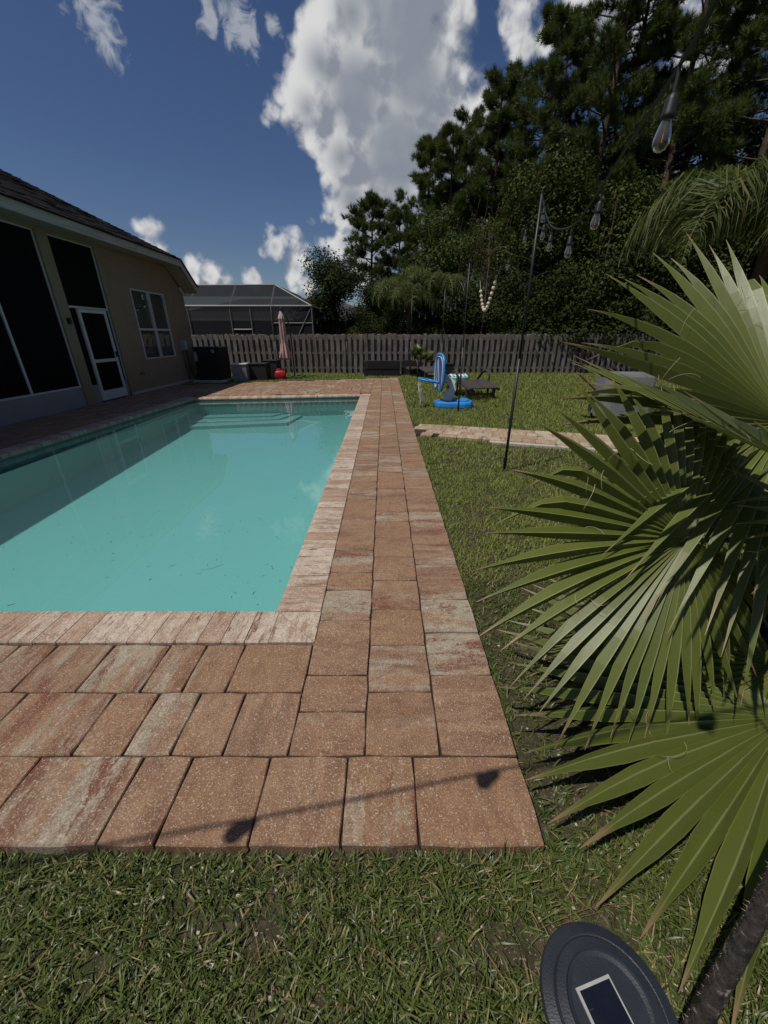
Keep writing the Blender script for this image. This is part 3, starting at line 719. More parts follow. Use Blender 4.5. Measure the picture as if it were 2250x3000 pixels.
for z in (.14, .74, 1.30):
    x = -10.2
    while x < 17:
        MB().box(x, x + 2.43, .024, .064, z, z + .085).build('rail', 'fence_rail', fence); x += 2.44
x = -10.2
while x < 17.1:
    MB().box(x - .045, x + .045, .112, .2, -.05, 1.45).build('post', 'fence_rail', fence); x += 2.44

# ------------------------------------------------------------------ neighbour's pool cage and roof
cage = thing('pool_cage', "neighbour's dark screened pool enclosure with mansard frame behind the fence", 'screen enclosure', (-6.8, 22, 0))
def cb(m, name, mat, parent=None): m.v = [(x + 6.8, y - 22, z) for x, y, z in m.v]; return m.build(name, mat, parent or cage)
ex = [-14.2, -12.0, -9.94, -7.8, -6.78, -5.71, -3.65]; ZE = 2.79; ZT = 3.84; YT = 23.2; YB = 30
tx = [-14.0, -12.0, -9.75, -7.73, -5.69]
def beam(a, b2, r=.035): return MB().tube([a, b2], r * 1.2, 4)
for x in ex: cb(beam((x, 22, -.05), (x, 22, ZE), .04), 'frame_post', 'cage_bronze')
cb(beam((-14.2, 22, ZE), (-3.65, 22, ZE), .045), 'frame_beam', 'cage_bronze')
cb(beam((-14.0, YT, ZT - .04), (-5.69, YT, ZT), .03), 'frame_beam', 'cage_bronze')
for a, b2 in (((-9.94), -9.75), (-7.8, -7.73), (-12.0, -12.0), (-5.71, -5.69)): cb(beam((a, 22, ZE), (b2, YT, ZT), .035), 'frame_beam', 'cage_bronze')
cb(beam((-3.65, 22, ZE), (-5.69, YT, ZT), .03), 'frame_beam', 'cage_bronze')
cb(beam((-5.69, YT, ZT), (-5.69, YB, ZT), .03), 'frame_beam', 'cage_bronze'); cb(beam((-3.65, 22, ZE), (-3.65, YB, ZE), .04), 'frame_beam', 'cage_bronze')
cb(beam((-3.65, 22, ZE), (-4.75, 22, .9), .025), 'brace', 'cage_bronze')
cb(beam((-7.8, 22, 1.72), (-6.78, 22, 1.72), .03), 'frame_beam', 'cage_bronze')
cb(beam((-5.71, 22, 2.02), (-3.65, 22, 2.02), .022), 'frame_beam', 'cage_bronze')
for y in (24.5, 27): cb(beam((-3.65, y, -.05), (-3.65, y, ZE), .04), 'frame_post', 'cage_bronze')
for a, b2 in zip(ex, ex[1:]): cb(MB().add([(a, 22.01, 0), (b2, 22.01, 0), (b2, 22.01, ZE), (a, 22.01, ZE)], [(0, 1, 2, 3)]), 'screen_panel', 'screen_cage')
eb = [-14.2, -12.0, -9.94, -7.8, -5.71]
for i in range(4): cb(MB().add([(eb[i], 22, ZE), (eb[i+1], 22, ZE), (tx[i+1], YT, ZT), (tx[i], YT, ZT)], [(0, 1, 2, 3)]), 'screen_panel', 'screen_cage')
cb(MB().add([(-5.71, 22, ZE), (-3.65, 22, ZE), (-5.69, YT, ZT)], [(0, 1, 2)]), 'screen_panel', 'screen_cage')
cb(MB().add([(-3.65, 22, ZE), (-3.65, YB, ZE), (-5.69, YB, ZT), (-5.69, YT, ZT)], [(0, 1, 2, 3)]), 'screen_panel', 'screen_cage')
cb(MB().add([(-14, YT, ZT), (-5.69, YT, ZT), (-5.69, YB, ZT), (-14, YB, ZT)], [(0, 1, 2, 3)]), 'screen_panel', 'screen_cage')
cb(MB().add([(-3.65, 22, 0), (-3.65, YB, 0), (-3.65, YB, ZE), (-3.65, 22, ZE)], [(0, 1, 2, 3)]), 'screen_panel', 'screen_cage')
nh = thing('neighbour_house', "neighbour's house with low dark grey hip roof seen through the cage", 'house', (-6, 34, 0))
def nb(m, name, mat): m.v = [(x + 6, y - 34, z) for x, y, z in m.v]; return m.build(name, mat, nh)
nb(MB().box(-16, 0.2, 31.2, 40, -.05, 2.55), 'wall', 'neighbour_wall')
nb(MB().add([(-16.5, 30.7, 2.5), (.6, 30.7, 2.5), (.6, 40.5, 2.5), (-16.5, 40.5, 2.5), (-11.5, 35.5, 4.1), (-4.2, 35.5, 4.1)], [(0, 1, 5, 4), (1, 2, 5), (2, 3, 4, 5), (3, 0, 4), (3, 2, 1, 0)]), 'roof', 'neighbour_roof')
nb(MB().box(-16.5, .62, 30.66, 30.7, 2.38, 2.53), 'fascia', 'fascia_white')
for x in (-9.2, -6.4): nb(MB().box(x, x + 1.6, 31.16, 31.2, .9, 2.1), 'window', 'window_glass')

# ------------------------------------------------------------------ things by the house corner
ac = thing('air_conditioner', 'black louvred air conditioning unit on a pad by the house corner', 'air conditioner', (-6.05, 14.55, GZ))
MB().box(-.55, .55, -.55, .55, 0, .09, .01).build('pad', 'concrete', ac)
MB().box(-.42, .42, -.42, .42, .09, 1.1, .03).build('body', 'black_plastic', ac)
m = MB()
for s in range(22):
    t = -.4 + s * .038
    m.box(t, t + .016, -.44, -.421, .16, 1.02); m.box(.421, .44, t, t + .016, .16, 1.02)
tag(m.build('louvres', 'black_metal', ac), kind='stuff')
MB().box(-.45, .45, -.45, .45, 1.1, 1.16, .02).build('top_cover', 'black_plastic', ac)
MB().box(-.41, -.31, -.452, -.445, .7, 1.0).build('data_plate', 'kick_panel', ac); MB().box(.2, .29, -.452, -.445, .98, 1.08).build('data_plate', 'kick_panel', ac)
MB().tube([(-.44, .1, .35), (-.62, .1, .3), (-.72, .05, .06)], .03).build('pipe', 'copper_line', ac)
def crate(name, label, cat, loc, sx, sy, sz, mat, rz=0, topmat=None):
    t = thing(name, label, cat, loc, rz)
    MB().box(-sx / 2, sx / 2, -sy / 2, sy / 2, .03, sz - .04, .012).build('body', mat, t)
    MB().box(-sx / 2 - .02, sx / 2 + .02, -sy / 2 - .02, sy / 2 + .02, sz - .04, sz, .006).build('lid', topmat or mat, t)
    for a in (-1, 1):
        for b2 in (-1, 1): MB().box(a * (sx / 2 - .03) - .02, a * (sx / 2 - .03) + .02, b2 * (sy / 2 - .03) - .02, b2 * (sy / 2 - .03) + .02, 0, .03).build('foot', 'black_plastic', t)
    return t
crate('side_cabinet', 'grey side cabinet next to the air conditioning unit', 'cabinet', (-5.08, 14.5, GZ), .5, .5, .62, 'grey_cover', .1, 'white_aluminium')
crate('wicker_cube', 'black wicker cube beside the grey side cabinet', 'seat', (-4.55, 15.0, GZ), .6, .6, .60, 'wicker_black')
crate('wicker_cube', 'black wicker cube nearest the red fuel can', 'seat', (-4.28, 15.75, GZ), .55, .55, .66, 'wicker_black')
can = thing('fuel_can', 'red plastic fuel can standing on the lawn by the patio', 'fuel can', (-3.85, 15.15, GZ), .15)
m = MB(); vs = []
for z, k in ((0, .9), (.02, 1), (.24, 1), (.30, .82), (.33, .55)):
    for q in range(16):
        t = 2 * math.pi * q / 16; cx, sx_ = math.cos(t), math.sin(t)
        vs.append((.2 * k * math.copysign(abs(cx) ** .3, cx), .12 * k * math.copysign(abs(sx_) ** .3, sx_), z))
fs = [tuple(range(64, 80)), tuple(range(16))[::-1]] + [(r_*16+i, r_*16+(i+1) % 16, r_*16+16+(i+1) % 16, r_*16+16+i) for r_ in range(4) for i in range(16)]
m.add(vs, fs).build('body', 'gas_red', can, smooth=True)
MB().tube([(-.14, 0, .28), (-.12, 0, .36), (0, 0, .38), (.06, 0, .33)], .018, 8).build('handle', 'gas_red', can, smooth=True)
MB().lathe([(.035, 0), (.035, .05), (.02, .055), (.015, .09)], 10, (.1, 0, .32)).build('cap', 'black_plastic', can)
# closed cantilever umbrella
umb = thing('umbrella', 'closed faded pink cantilever umbrella on a black pole by the fence', 'umbrella', (-3.45, 15.7, GZ))
MB().tube([(0, 0, 0), (0, 0, 1.2), (-.02, 0, 1.75), (-.1, 0, 2.1), (-.27, 0, 2.38)], .024, 8).build('pole', 'black_metal', umb, smooth=True)
m = MB(); m.box(-.5, .5, -.04, .04, 0, .04); m.box(-.039, .039, -.5, .5, .001, .041); m.build('base', 'black_metal', umb)
for a, b2 in ((.2, .2), (-.2, -.2), (.2, -.2)): MB().box(a - .16, a + .16, b2 - .16, b2 + .16, .042, .09, .012).build('weight', 'black_plastic', umb)
MB().lathe([(.02, 0), (.07, .02), (.075, .06), (.03, .08), (.015, .11)], 10, (-.29, 0, 2.33)).build('hub', 'black_plastic', umb)
def folds(prof, n, lob, amp, c):
    vs = []
    for r_, z in prof:
        for k in range(n):
            t = 2 * math.pi * k / n; q = r_ * (1 + amp * math.cos(lob * t + z * 1.5)); vs.append((c[0] + q * math.cos(t), c[1] + q * math.sin(t), z + (amp * .12 * r_ * math.cos(lob * t) if z < .75 else 0)))
    fs = [(i*n+k, i*n+(k+1) % n, (i+1)*n+(k+1) % n, (i+1)*n+k) for i in range(len(prof) - 1) for k in range(n)]
    return MB().add(vs, fs)
can_ = folds([(.05, 2.25), (.085, 2.05), (.10, 1.75), (.105, 1.5), (.085, 1.32), (.11, 1.2), (.16, .95), (.2, .75), (.19, .68), (.05, .7)], 48, 8, .22, (-.29, 0)).build('canopy', 'umbrella_pink', umb, smooth=True)
folds([(.03, 2.35), (.07, 2.22), (.115, 2.08), (.11, 2.04)], 32, 8, .12, (-.29, 0)).build('canopy_cap', 'umbrella_cream', umb, smooth=True)
MB().lathe([(.089, 0), (.092, .02), (.089, .04)], 16, (-.29, 0, 1.30)).build('strap', 'umbrella_cream', umb)
MB().tube([(-.29, 0, .72), (-.29, 0, 2.3)], .016, 6).build('mast', 'black_metal', umb)
# black wicker sofas with their backs to the pool
def sofa(label, loc, n, rz=0):
    t = thing('wicker_sofa', label, 'sofa', loc, rz, 'black wicker sofas by the fence')
    wd = .63
    for i in range(n):
        x0 = i * wd
        MB().box(x0 + .006, x0 + wd - .006, 0, .10, .31, .60, .012).build('back_panel', 'wicker_black', t)
        MB().box(x0 + .006, x0 + wd - .006, .0, .68, .03, .28, .012).build('base_panel', 'wicker_black', t)
        MB().box(x0 + .012, x0 + wd - .012, .11, .66, .285, .37, .03).build('cushion', 'wicker_brown', t)
    MB().box(-.02, n * wd + .02, -.012, .02, .282, .308).build('rail', 'black_plastic', t)
    for s in (-.09, n * wd + .006): MB().box(s, s + .085, 0, .68, .03, .58, .012).build('arm', 'wicker_black', t)
    return t
sofa('black wicker two-seat sofa at the end of the deck', (-.70, 16.35, GZ), 2, .06)
sofa('black wicker sofa partly behind the small potted palm', (.80, 16.75, GZ), 1, -.04)

# ------------------------------------------------------------------ sun loungers
def lounger(label, loc, rz):
    t = thing('sun_lounger', label, 'sun lounger', loc, rz, 'wicker sun loungers on the lawn')
    ys = [i * .1 for i in range(20)]
    def zz(y): return .34 + .05 * math.cos((y - .75) * 3.6) - .02 + (.02 * (y - 1.2) if y > 1.2 else 0)
    m = MB(); n = 13
    for i in range(n):
        x = -.31 + .62 * i / (n - 1); m.tube([(x, y, zz(y)) for y in ys], .021, 4)
    m.build('seat', 'wicker_brown', t)
    MB().tube([(-.33, y, zz(y) - .03) for y in ys], .03, 6).build('side_rail', 'wicker_brown', t); MB().tube([(.33, y, zz(y) - .03) for y in ys], .03, 6).build('side_rail', 'wicker_brown', t)
    for x in (-.31, .31):
        for y in (.22, 1.55): MB().box(x - .03, x + .03, y - .03, y + .03, 0, zz(y) - .04).build('leg', 'wicker_brown', t)
        s = 1 if x > 0 else -1
        MB().tube([(x + s * .07, .70, .02), (x + s * .07, .72, .45), (x + s * .07, .78, .57), (x + s * .07, .90, .60), (x + s * .07, 1.1, .55), (x + s * .07, 1.32, .40), (x + s * .07, 1.42, .30)], .028, 8).build('arm', 'wicker_brown', t, smooth=True)
    MB().box(-.31, .31, .2, .24, .1, .14).build('stretcher', 'wicker_brown', t)
    t.scale = (1.18, 1.05, 1.1)
    return t
lounger('dark brown wicker sun lounger beside the toy basketball hoop', (2.55, 10.15, GZ), .20)
lounger('dark brown wicker sun lounger behind the toy hoop near the small palm', (1.95, 14.9, GZ), .35)
crate('planter_box', 'square black planter box against the fence behind the loungers', 'planter', (2.55, 16.6, GZ), .42, .42, .48, 'black_plastic')
# pool float lying on the lounger
fl = thing('pool_float', 'folded blue, white and mint pool float on the lounger edge', 'pool float', (2.02, 11.1, .31), .1)
for i in range(9):
    x = -.2 + i * .05
    MB().tube([(x, -.2, .15), (x, 0, .19), (x, .2, .15)], .027, 8).build('rib', 'float_blue' if i % 2 else 'toy_white', fl, smooth=True)
m = MB()
for j in range(4): m.tube([(-.23, -.2 + j * .0, .02 + j * .035), (.23, -.2, .02 + j * .035)], .024, 8)
m.build('roll', 'float_mint', fl, smooth=True)
MB().box(-.23, .23, -.19, .2, .0, .13, .03).build('pad', 'float_mint', fl)

# ------------------------------------------------------------------ toy poolside basketball hoop
hp = thing('toy_basketball_hoop', 'blue and white plastic poolside basketball hoop on the lawn', 'basketball hoop', (1.62, 9.2, GZ))
def rounded(poly, z0, z1, bev):
    n = len(poly); cx = sum(p[0] for p in poly) / n; cy = sum(p[1] for p in poly) / n; vs = []
    for k, z in ((.96, z0), (1, z0 + bev), (1, z1 - bev), (.97, z1 - bev * .3), (.92, z1)): vs += [(cx + (x - cx) * k, cy + (y - cy) * k, z) for x, y in poly]
    fs = [tuple(range(n))[::-1], tuple(range(4*n, 5*n))] + [(r_*n+i, r_*n+(i+1) % n, r_*n+n+(i+1) % n, r_*n+n+i) for r_ in range(4) for i in range(n)]
    return MB().add(vs, fs)
bp = [(-.44, -.12), (-.36, -.24), (-.15, -.30), (.2, -.34), (.34, -.30), (.37, -.2), (.40, -.13), (.44, -.06), (.42, .2), (.33, .28), (.1, .3), (-.2, .27), (-.38, .2), (-.45, .06)]
rounded(bp, 0, .15, .04).build('base', 'toy_blue', hp)
rounded([(x * .45 + .15, y * .6 + .02) for x, y in bp], .148, .185, .012).build('base_ridge', 'toy_blue', hp)
def slab(path, hw, th):      # bent post in the x-z plane, hw half width in y, th list of half thickness
    vs = []; n = len(path)
    for i, (x, z) in enumerate(path):
        a = path[max(i - 1, 0)]; c2 = path[min(i + 1, n - 1)]; d = Vector((c2[0] - a[0], c2[1] - a[1])).normalized(); nn = Vector((-d.y, d.x)) * th[i]
        vs += [(x + nn.x, -hw, z + nn.y), (x - nn.x, -hw, z - nn.y), (x - nn.x, hw, z - nn.y), (x + nn.x, hw, z + nn.y)]
    fs = [(0, 1, 2, 3), tuple(range(4*n-1, 4*n-5, -1))] + [(r_*4+i, r_*4+(i+1) % 4, r_*4+4+(i+1) % 4, r_*4+4+i) for r_ in range(n - 1) for i in range(4)]
    return MB().add(vs, fs)
slab([(-.14, .14), (-.12, .30), (-.03, .42), (-.05, .50), (-.16, .60), (-.30, .70)], .07, [.11, .095, .075, .07, .06, .05]).build('stem', 'toy_white', hp, rz=-.35)
BBC = Vector((-.37, -.0, .76)); brz = R(7)
bb = obj('backboard', None, hp, BBC, brz)          # the board's plane is local y-z, facing -x
def oval(hw, hh, n=28, e=.62, zsh=0):
    o = []
    for k in range(n):
        t = 2 * math.pi * k / n; c2, s2 = math.cos(t), math.sin(t)
        o.append((hw * math.copysign(abs(c2) ** e, c2), hh * math.copysign(abs(s2) ** e, s2)))
    return o
def disc_x(o, x0, x1):
    n = len(o); return MB().add([(x, y, z) for x in (x0, x1) for y, z in o], [tuple(range(n)), tuple(range(n, 2*n))[::-1]] + [(i, (i+1) % n, n+(i+1) % n, n+i) for i in range(n)])
disc_x(oval(.36, .37), -.018, .018).build('panel', 'toy_navy', bb)
o = oval(.375, .385); MB().tube([(0, y, z) for y, z in o] + [(0, *o[0]), (0, *o[1])], .03, 8, False).build('rim', 'toy_blue', bb, smooth=True)
for hw, hh in ((.325, .335),):
    o = oval(hw, hh); m = MB(); m.tube([(-.02, y, z) for y, z in o] + [(-.02, *o[0])], .008, 4, False); m.tube([(-.02, -.10, -.3), (-.02, .06, .28)], .006, 4); m.tube([(-.02, .14, -.3), (-.02, .12, .26)], .006, 4)
    m.build('line_marking', 'toy_white', bb)
rg = obj('ring', None, hp, (-.64, -.02, .60)); rg.rotation_euler = (0, R(12), 0)
m = MB(); m.tube([(.2 * math.cos(t * math.pi / 14), .2 * math.sin(t * math.pi / 14), 0) for t in range(29)], .022, 8, False); m.tube([(.19, -.05, 0), (.27, -.05, .01)], .025, 8); m.tube([(.19, .05, 0), (.27, .05, .01)], .025, 8)
m.build('hoop', 'toy_blue', rg, smooth=True)
m = MB(); rn = random.Random(8)
for i in range(16):
    a = math.pi + rn.uniform(-.8, .8); x0, y0 = -.64 + .2 * math.cos(a), -.02 + .2 * math.sin(a); x1, y1 = -.79 + rn.uniform(-.03, .05), -.05 + rn.uniform(-.06, .06); zb = rn.uniform(.02, .2)
    m.tube([(x0, y0, .57), (x0 + rn.uniform(-.02, .02), y0, .50), ((x0 + x1) / 2 + rn.uniform(-.02, .02), y1, .36), (x1 + .02, y1, .22), (x1 + .03 + rn.uniform(-.02, .03), y1, zb)], .0055, 4)
m.build('net', 'net_cord', hp)

# ------------------------------------------------------------------ covered grill
gr = thing('covered_grill', 'grill under a grey vinyl cover on the lawn beyond the path', 'grill', (4.55, 7.62, GZ), -.12)
vs = []; rg_ = random.Random(2); n = 24
for j, (z, k) in enumerate(((.14, 1.02), (.4, 1.0), (.66, .97), (.84, .94), (.89, .88))):
    for q in range(n):
        t = 2 * math.pi * q / n; c2, s2 = math.cos(t), math.sin(t)
        f = k * (1 + .025 * math.cos(7 * t + j * .3) * (1 - j / 5))
        vs.append((.47 * f * math.copysign(abs(c2) ** .35, c2), .33 * f * math.copysign(abs(s2) ** .35, s2), z + (.02 * math.sin(5 * t) if j == 0 else 0)))
fs = [tuple(range(4*n, 5*n))] + [(r_*n+i, r_*n+(i+1) % n, r_*n+n+(i+1) % n, r_*n+n+i) for r_ in range(4) for i in range(n)]
MB().add(vs, fs).build('cover', 'grey_cover', gr)
for a in (-.38, .38):
    for b2 in (-.24, .24): MB().tube([(a, b2, 0), (a, b2, .3)], .02, 6).build('leg', 'black_metal', gr)
MB().box(-.4, .4, -.26, .26, .10, .125).build('shelf', 'black_metal', gr)
for a in (-.42, .42): MB().lathe([(.02, -.03), (.08, -.03), (.09, 0), (.08, .03), (.02, .03)], 14).xf(Matrix.Translation((a, -.27, .09)) @ Matrix.Rotation(math.pi / 2, 4, 'X')).build('wheel', 'black_plastic', gr)
for i in range(3):
    MB().box(-.27, .27, -.045, .045, -.012, .012, .004).xf(Matrix.Translation((-.66 + .02 * i, -.05 + .1 * i, .70)) @ Matrix.Rotation(R(38), 4, 'Y')).build('side_shelf_slat', 'teak_wood', gr)

# ------------------------------------------------------------------ solar light in the corner
sol = thing('solar_light', 'round black solar garden light with a rectangular panel on its top', 'solar light', (.455, .283, GZ - .012))
MB().tube([(0, 0, -.05), (0, 0, .2)], .016, 8).build('stake', 'black_metal', sol)
MB().lathe([(.03, .18), (.075, .2), (.09, .29), (.05, .305)], 24).build('lens', 'bulb_glass', sol, smooth=True)
m = MB(); m.lathe([(.10, .298), (.128, .303), (.1315, .312), (.128, .321), (.107, .327), (.1045, .3262), (.101, .3305), (.083, .334), (.080, .3305), (.072, .3285), (.0, .3285)], 72); m.build('cap', 'solar_case', sol)
spn = obj('solar_panel', None, sol, (-.006, -.025, .329), R(14))
m = MB(); a, b2, e = .04, .062, .0055
for q in ((-a, -a + e, -b2, b2), (a - e * .5, a, -b2, b2), (-a + e, a - e * .5, b2 - e, b2), (-a + e, a - e * .5, -b2, -b2 + e)): m.box(*q, .0, .0035)
m.build('panel_frame', 'solar_frame', spn)
MB().box(-a + e, a - e * .5, -b2 + e, b2 - e, 0.0, .0018).build('solar_cell', 'solar_cell', spn)
m = MB()
for s in (-.03, 0, .03): m.box(-a + e, -a + e + .012, s, s + .0012, .0019, .0023)
m.build('contact_strip', 'solar_frame', spn)
MB().box(-a + e, a - e * .5, -b2 + e, b2 - e, .0026, .003).build('glass', 'solar_glass', spn)

# ------------------------------------------------------------------ string-light poles
POLES = [((1.49, 4.55), 2.70, 'nearest black string-light pole, beside the paver path'),
 ((1.62, 8.57), 2.72, 'black string-light pole standing at the base of the toy hoop'),
 ((1.74, 12.6), 2.68, 'black string-light pole rising behind the toy hoop backboard'),
 ((1.03, 16.2), 2.62, 'black string-light pole in front of the fence by the small palm'),
 ((-1.42, 16.0), 2.62, 'black string-light pole left of the two-seat wicker sofa'),
 ((-4.02, 15.45), 2.50, 'black string-light pole next to the closed pink umbrella'),
 ((.34, -.45), 2.75, 'black string-light pole just behind the viewpoint'),
 ((2.35, .95), 2.75, 'black string-light pole right of the fan palm'),
 ((-6.1, -.45), 2.70, 'black string-light pole near the house end of the pool')]
ptop = []
for (x, y), h, lab in POLES:
    t = thing('light_pole', lab, 'pole', (x, y, GZ), 0, 'string-light poles')
    MB().tube([(0, 0, -.1), (0, 0, 1.3)], .017, 8).build('lower_tube', 'black_metal', t, smooth=True)
    MB().tube([(0, 0, 1.28), (0, 0, h - GZ)], .0135, 8).build('upper_tube', 'black_metal', t, smooth=True)
    MB().tube([(0, 0, h - GZ), (0, 0, h - GZ + .04), (.02, 0, h - GZ + .06), (.04, 0, h - GZ + .05), (.045, 0, h - GZ + .025)], .004, 6).build('hook', 'black_metal', t)
    ptop.append(Vector((x, y, h)))
sock_me = MB().lathe([(.004, .0), (.012, -.006), (.0185, -.018), (.0195, -.045), (.022, -.05), (.022, -.058), (.016, -.062)], 12).mesh('socket', 'black_plastic', True)
bulb_me = MB().lathe([(.0145, -.058), (.0155, -.066), (.0215, -.085), (.0265, -.105), (.0255, -.12), (.018, -.133), (.006, -.139)], 16).mesh('bulb', 'bulb_glass', True)
bulb_caster = MB().lathe([(.0145, -.058), (.0155, -.066), (.0215, -.085), (.0265, -.105), (.0255, -.12), (.018, -.133), (.006, -.139)], 16).mesh('bulb', 'bulb_shadow_caster', True)  # opaque bulb copy, shaped only for the shadow it casts
fil_me = MB().tube([(.002, 0, -.075), (-.001, .001, -.115)], .0016, 6).mesh('filament', 'bulb_filament')
def string(label, pts, hangs, drop=.05, r=.0032, k=1.0):
    """cable through pts (world), sockets hung at the hang points"""
    t = thing('string_light', label, 'string lights', pts[0], 0, 'strings of bulb lights')
    o = Vector(pts[0])
    MB().tube([Vector(p) - o for p in pts], r, 5).build('cable', 'black_plastic', t)
    for p in hangs:
        p = Vector(p) - o
        if drop > .001: MB().tube([p, p - Vector((0, 0, drop))], r * .8, 5).build('drop_wire', 'black_plastic', t)
        s_ = obj('socket', sock_me, t, p - Vector((0, 0, drop))); s_.scale = (.76 * k, .76 * k, .82 * k); s_.rotation_euler = (rp.uniform(-.06, .06), rp.uniform(-.06, .06), rp.uniform(0, 6))
        obj('bulb', bulb_caster if k > 1.1 else bulb_me, s_)
        if k < 1.1: obj('filament', fil_me, s_)
    return t
def smooth_path(P, n=8):
    P = [Vector(p) for p in P]; Q = [P[0] * 2 - P[1]] + P + [P[-1] * 2 - P[-2]]; out = []
    for i in range(1, len(Q) - 2):
        for k in range(n):
            t = k / n; a, b2, c2, d = Q[i-1], Q[i], Q[i+1], Q[i+2]
            out.append(.5 * ((2 * b2) + (c2 - a) * t + (2*a - 5*b2 + 4*c2 - d) * t*t + (3*b2 - a - 3*c2 + d) * t**3))
    return out + [P[-1]]
def sagpts(a, b2, sag, n=20): return [a.lerp(b2, i / n) - Vector((0, 0, sag * 4 * (i / n) * (1 - i / n))) for i in range(n + 1)]
# slack run from the first pole to the one behind the viewpoint
A = [tuple(ptop[0]), (1.44, 4.25, 2.50), (1.31, 3.65, 2.26), (1.12, 2.80, 2.085), (1.03, 2.33, 2.12), (.85, 1.75, 2.10), (.715, 1.30, 2.09), (.66, 1.1, 2.12), (.52, .5, 2.32), tuple(ptop[6])]
string('slack string of clear bulbs hanging from the nearest pole towards the viewer', smooth_path(A), [(1.46, 4.35, 2.60), (1.40, 4.1, 2.42), (1.31, 3.65, 2.26), (1.115, 2.78, 2.085), (1.015, 2.25, 2.12), (.712, 1.29, 2.09)], .05, .0055)
def run(i, j, label, sag, k, drop=.03):
    P = sagpts(ptop[i], ptop[j], sag); n = len(P) - 1
    string(label, P, [P[min(n, int(round((q + .5) * n / k)))] for q in range(k)], drop, .004)
run(0, 1, 'string of bulbs sagging between the nearest pole and the hoop pole', .46, 6)
run(1, 2, 'string of bulbs between the hoop pole and the pole behind it', .55, 6)
run(2, 3, 'string of bulbs reaching the pole beside the small palm', .55, 5)
run(3, 4, 'string of bulbs along the fence above the two-seat sofa', .62, 4)
run(4, 5, 'string of bulbs along the fence towards the pink umbrella', .6, 4)
# run over the near end of the pool, seen as a shadow on the front pavers
B0 = [tuple(ptop[7]), (1.2, .58, 2.42), (.35, .45, 2.32), (-.54, .30, 2.28), (-1.42, .13, 2.32), (-2.8, -.1, 2.42), (-4.5, -.3, 2.55), tuple(ptop[8])]
string('string of bulbs passing overhead across the near end of the pool', smooth_path(B0), [(.36, .45, 2.32), (-.54, .30, 2.28), (-1.42, .13, 2.32), (-2.3, -.02, 2.38), (-3.2, -.15, 2.45)], .035, .0065, 1.45)  # unseen bulbs enlarged and opaque to strengthen their shadows
# bead garland hanging from the sagging string
gd = thing('bead_garland', 'garland of cream and blush wooden beads hanging from the string lights', 'garland', (1.62, 7.0, 2.2))
gz = [2.305, 2.13, 1.99, 1.88, 1.835, 1.87, 1.97, 2.09, 2.20, 2.305]
gpts = smooth_path([(1.582 - .047 * q / 9, 7.35 - 1.40 * q / 9, z) for q, z in enumerate(gz)], 6)
MB().tube([p - Vector((1.62, 7, 2.2)) for p in gpts], .003, 4).build('cord', 'rope', gd)
bd = [MB().lathe([(.004, -.027), (.019, -.02), (.027, 0), (.019, .02), (.004, .027)], 10).mesh('bead', mm, True) for mm in ('bead_cream', 'bead_pink')]
for k in range(6, 48, 3): obj('bead', bd[1 if k % 12 == 0 else 0], gd, gpts[k] - Vector((1.62, 7.0, 2.2)))

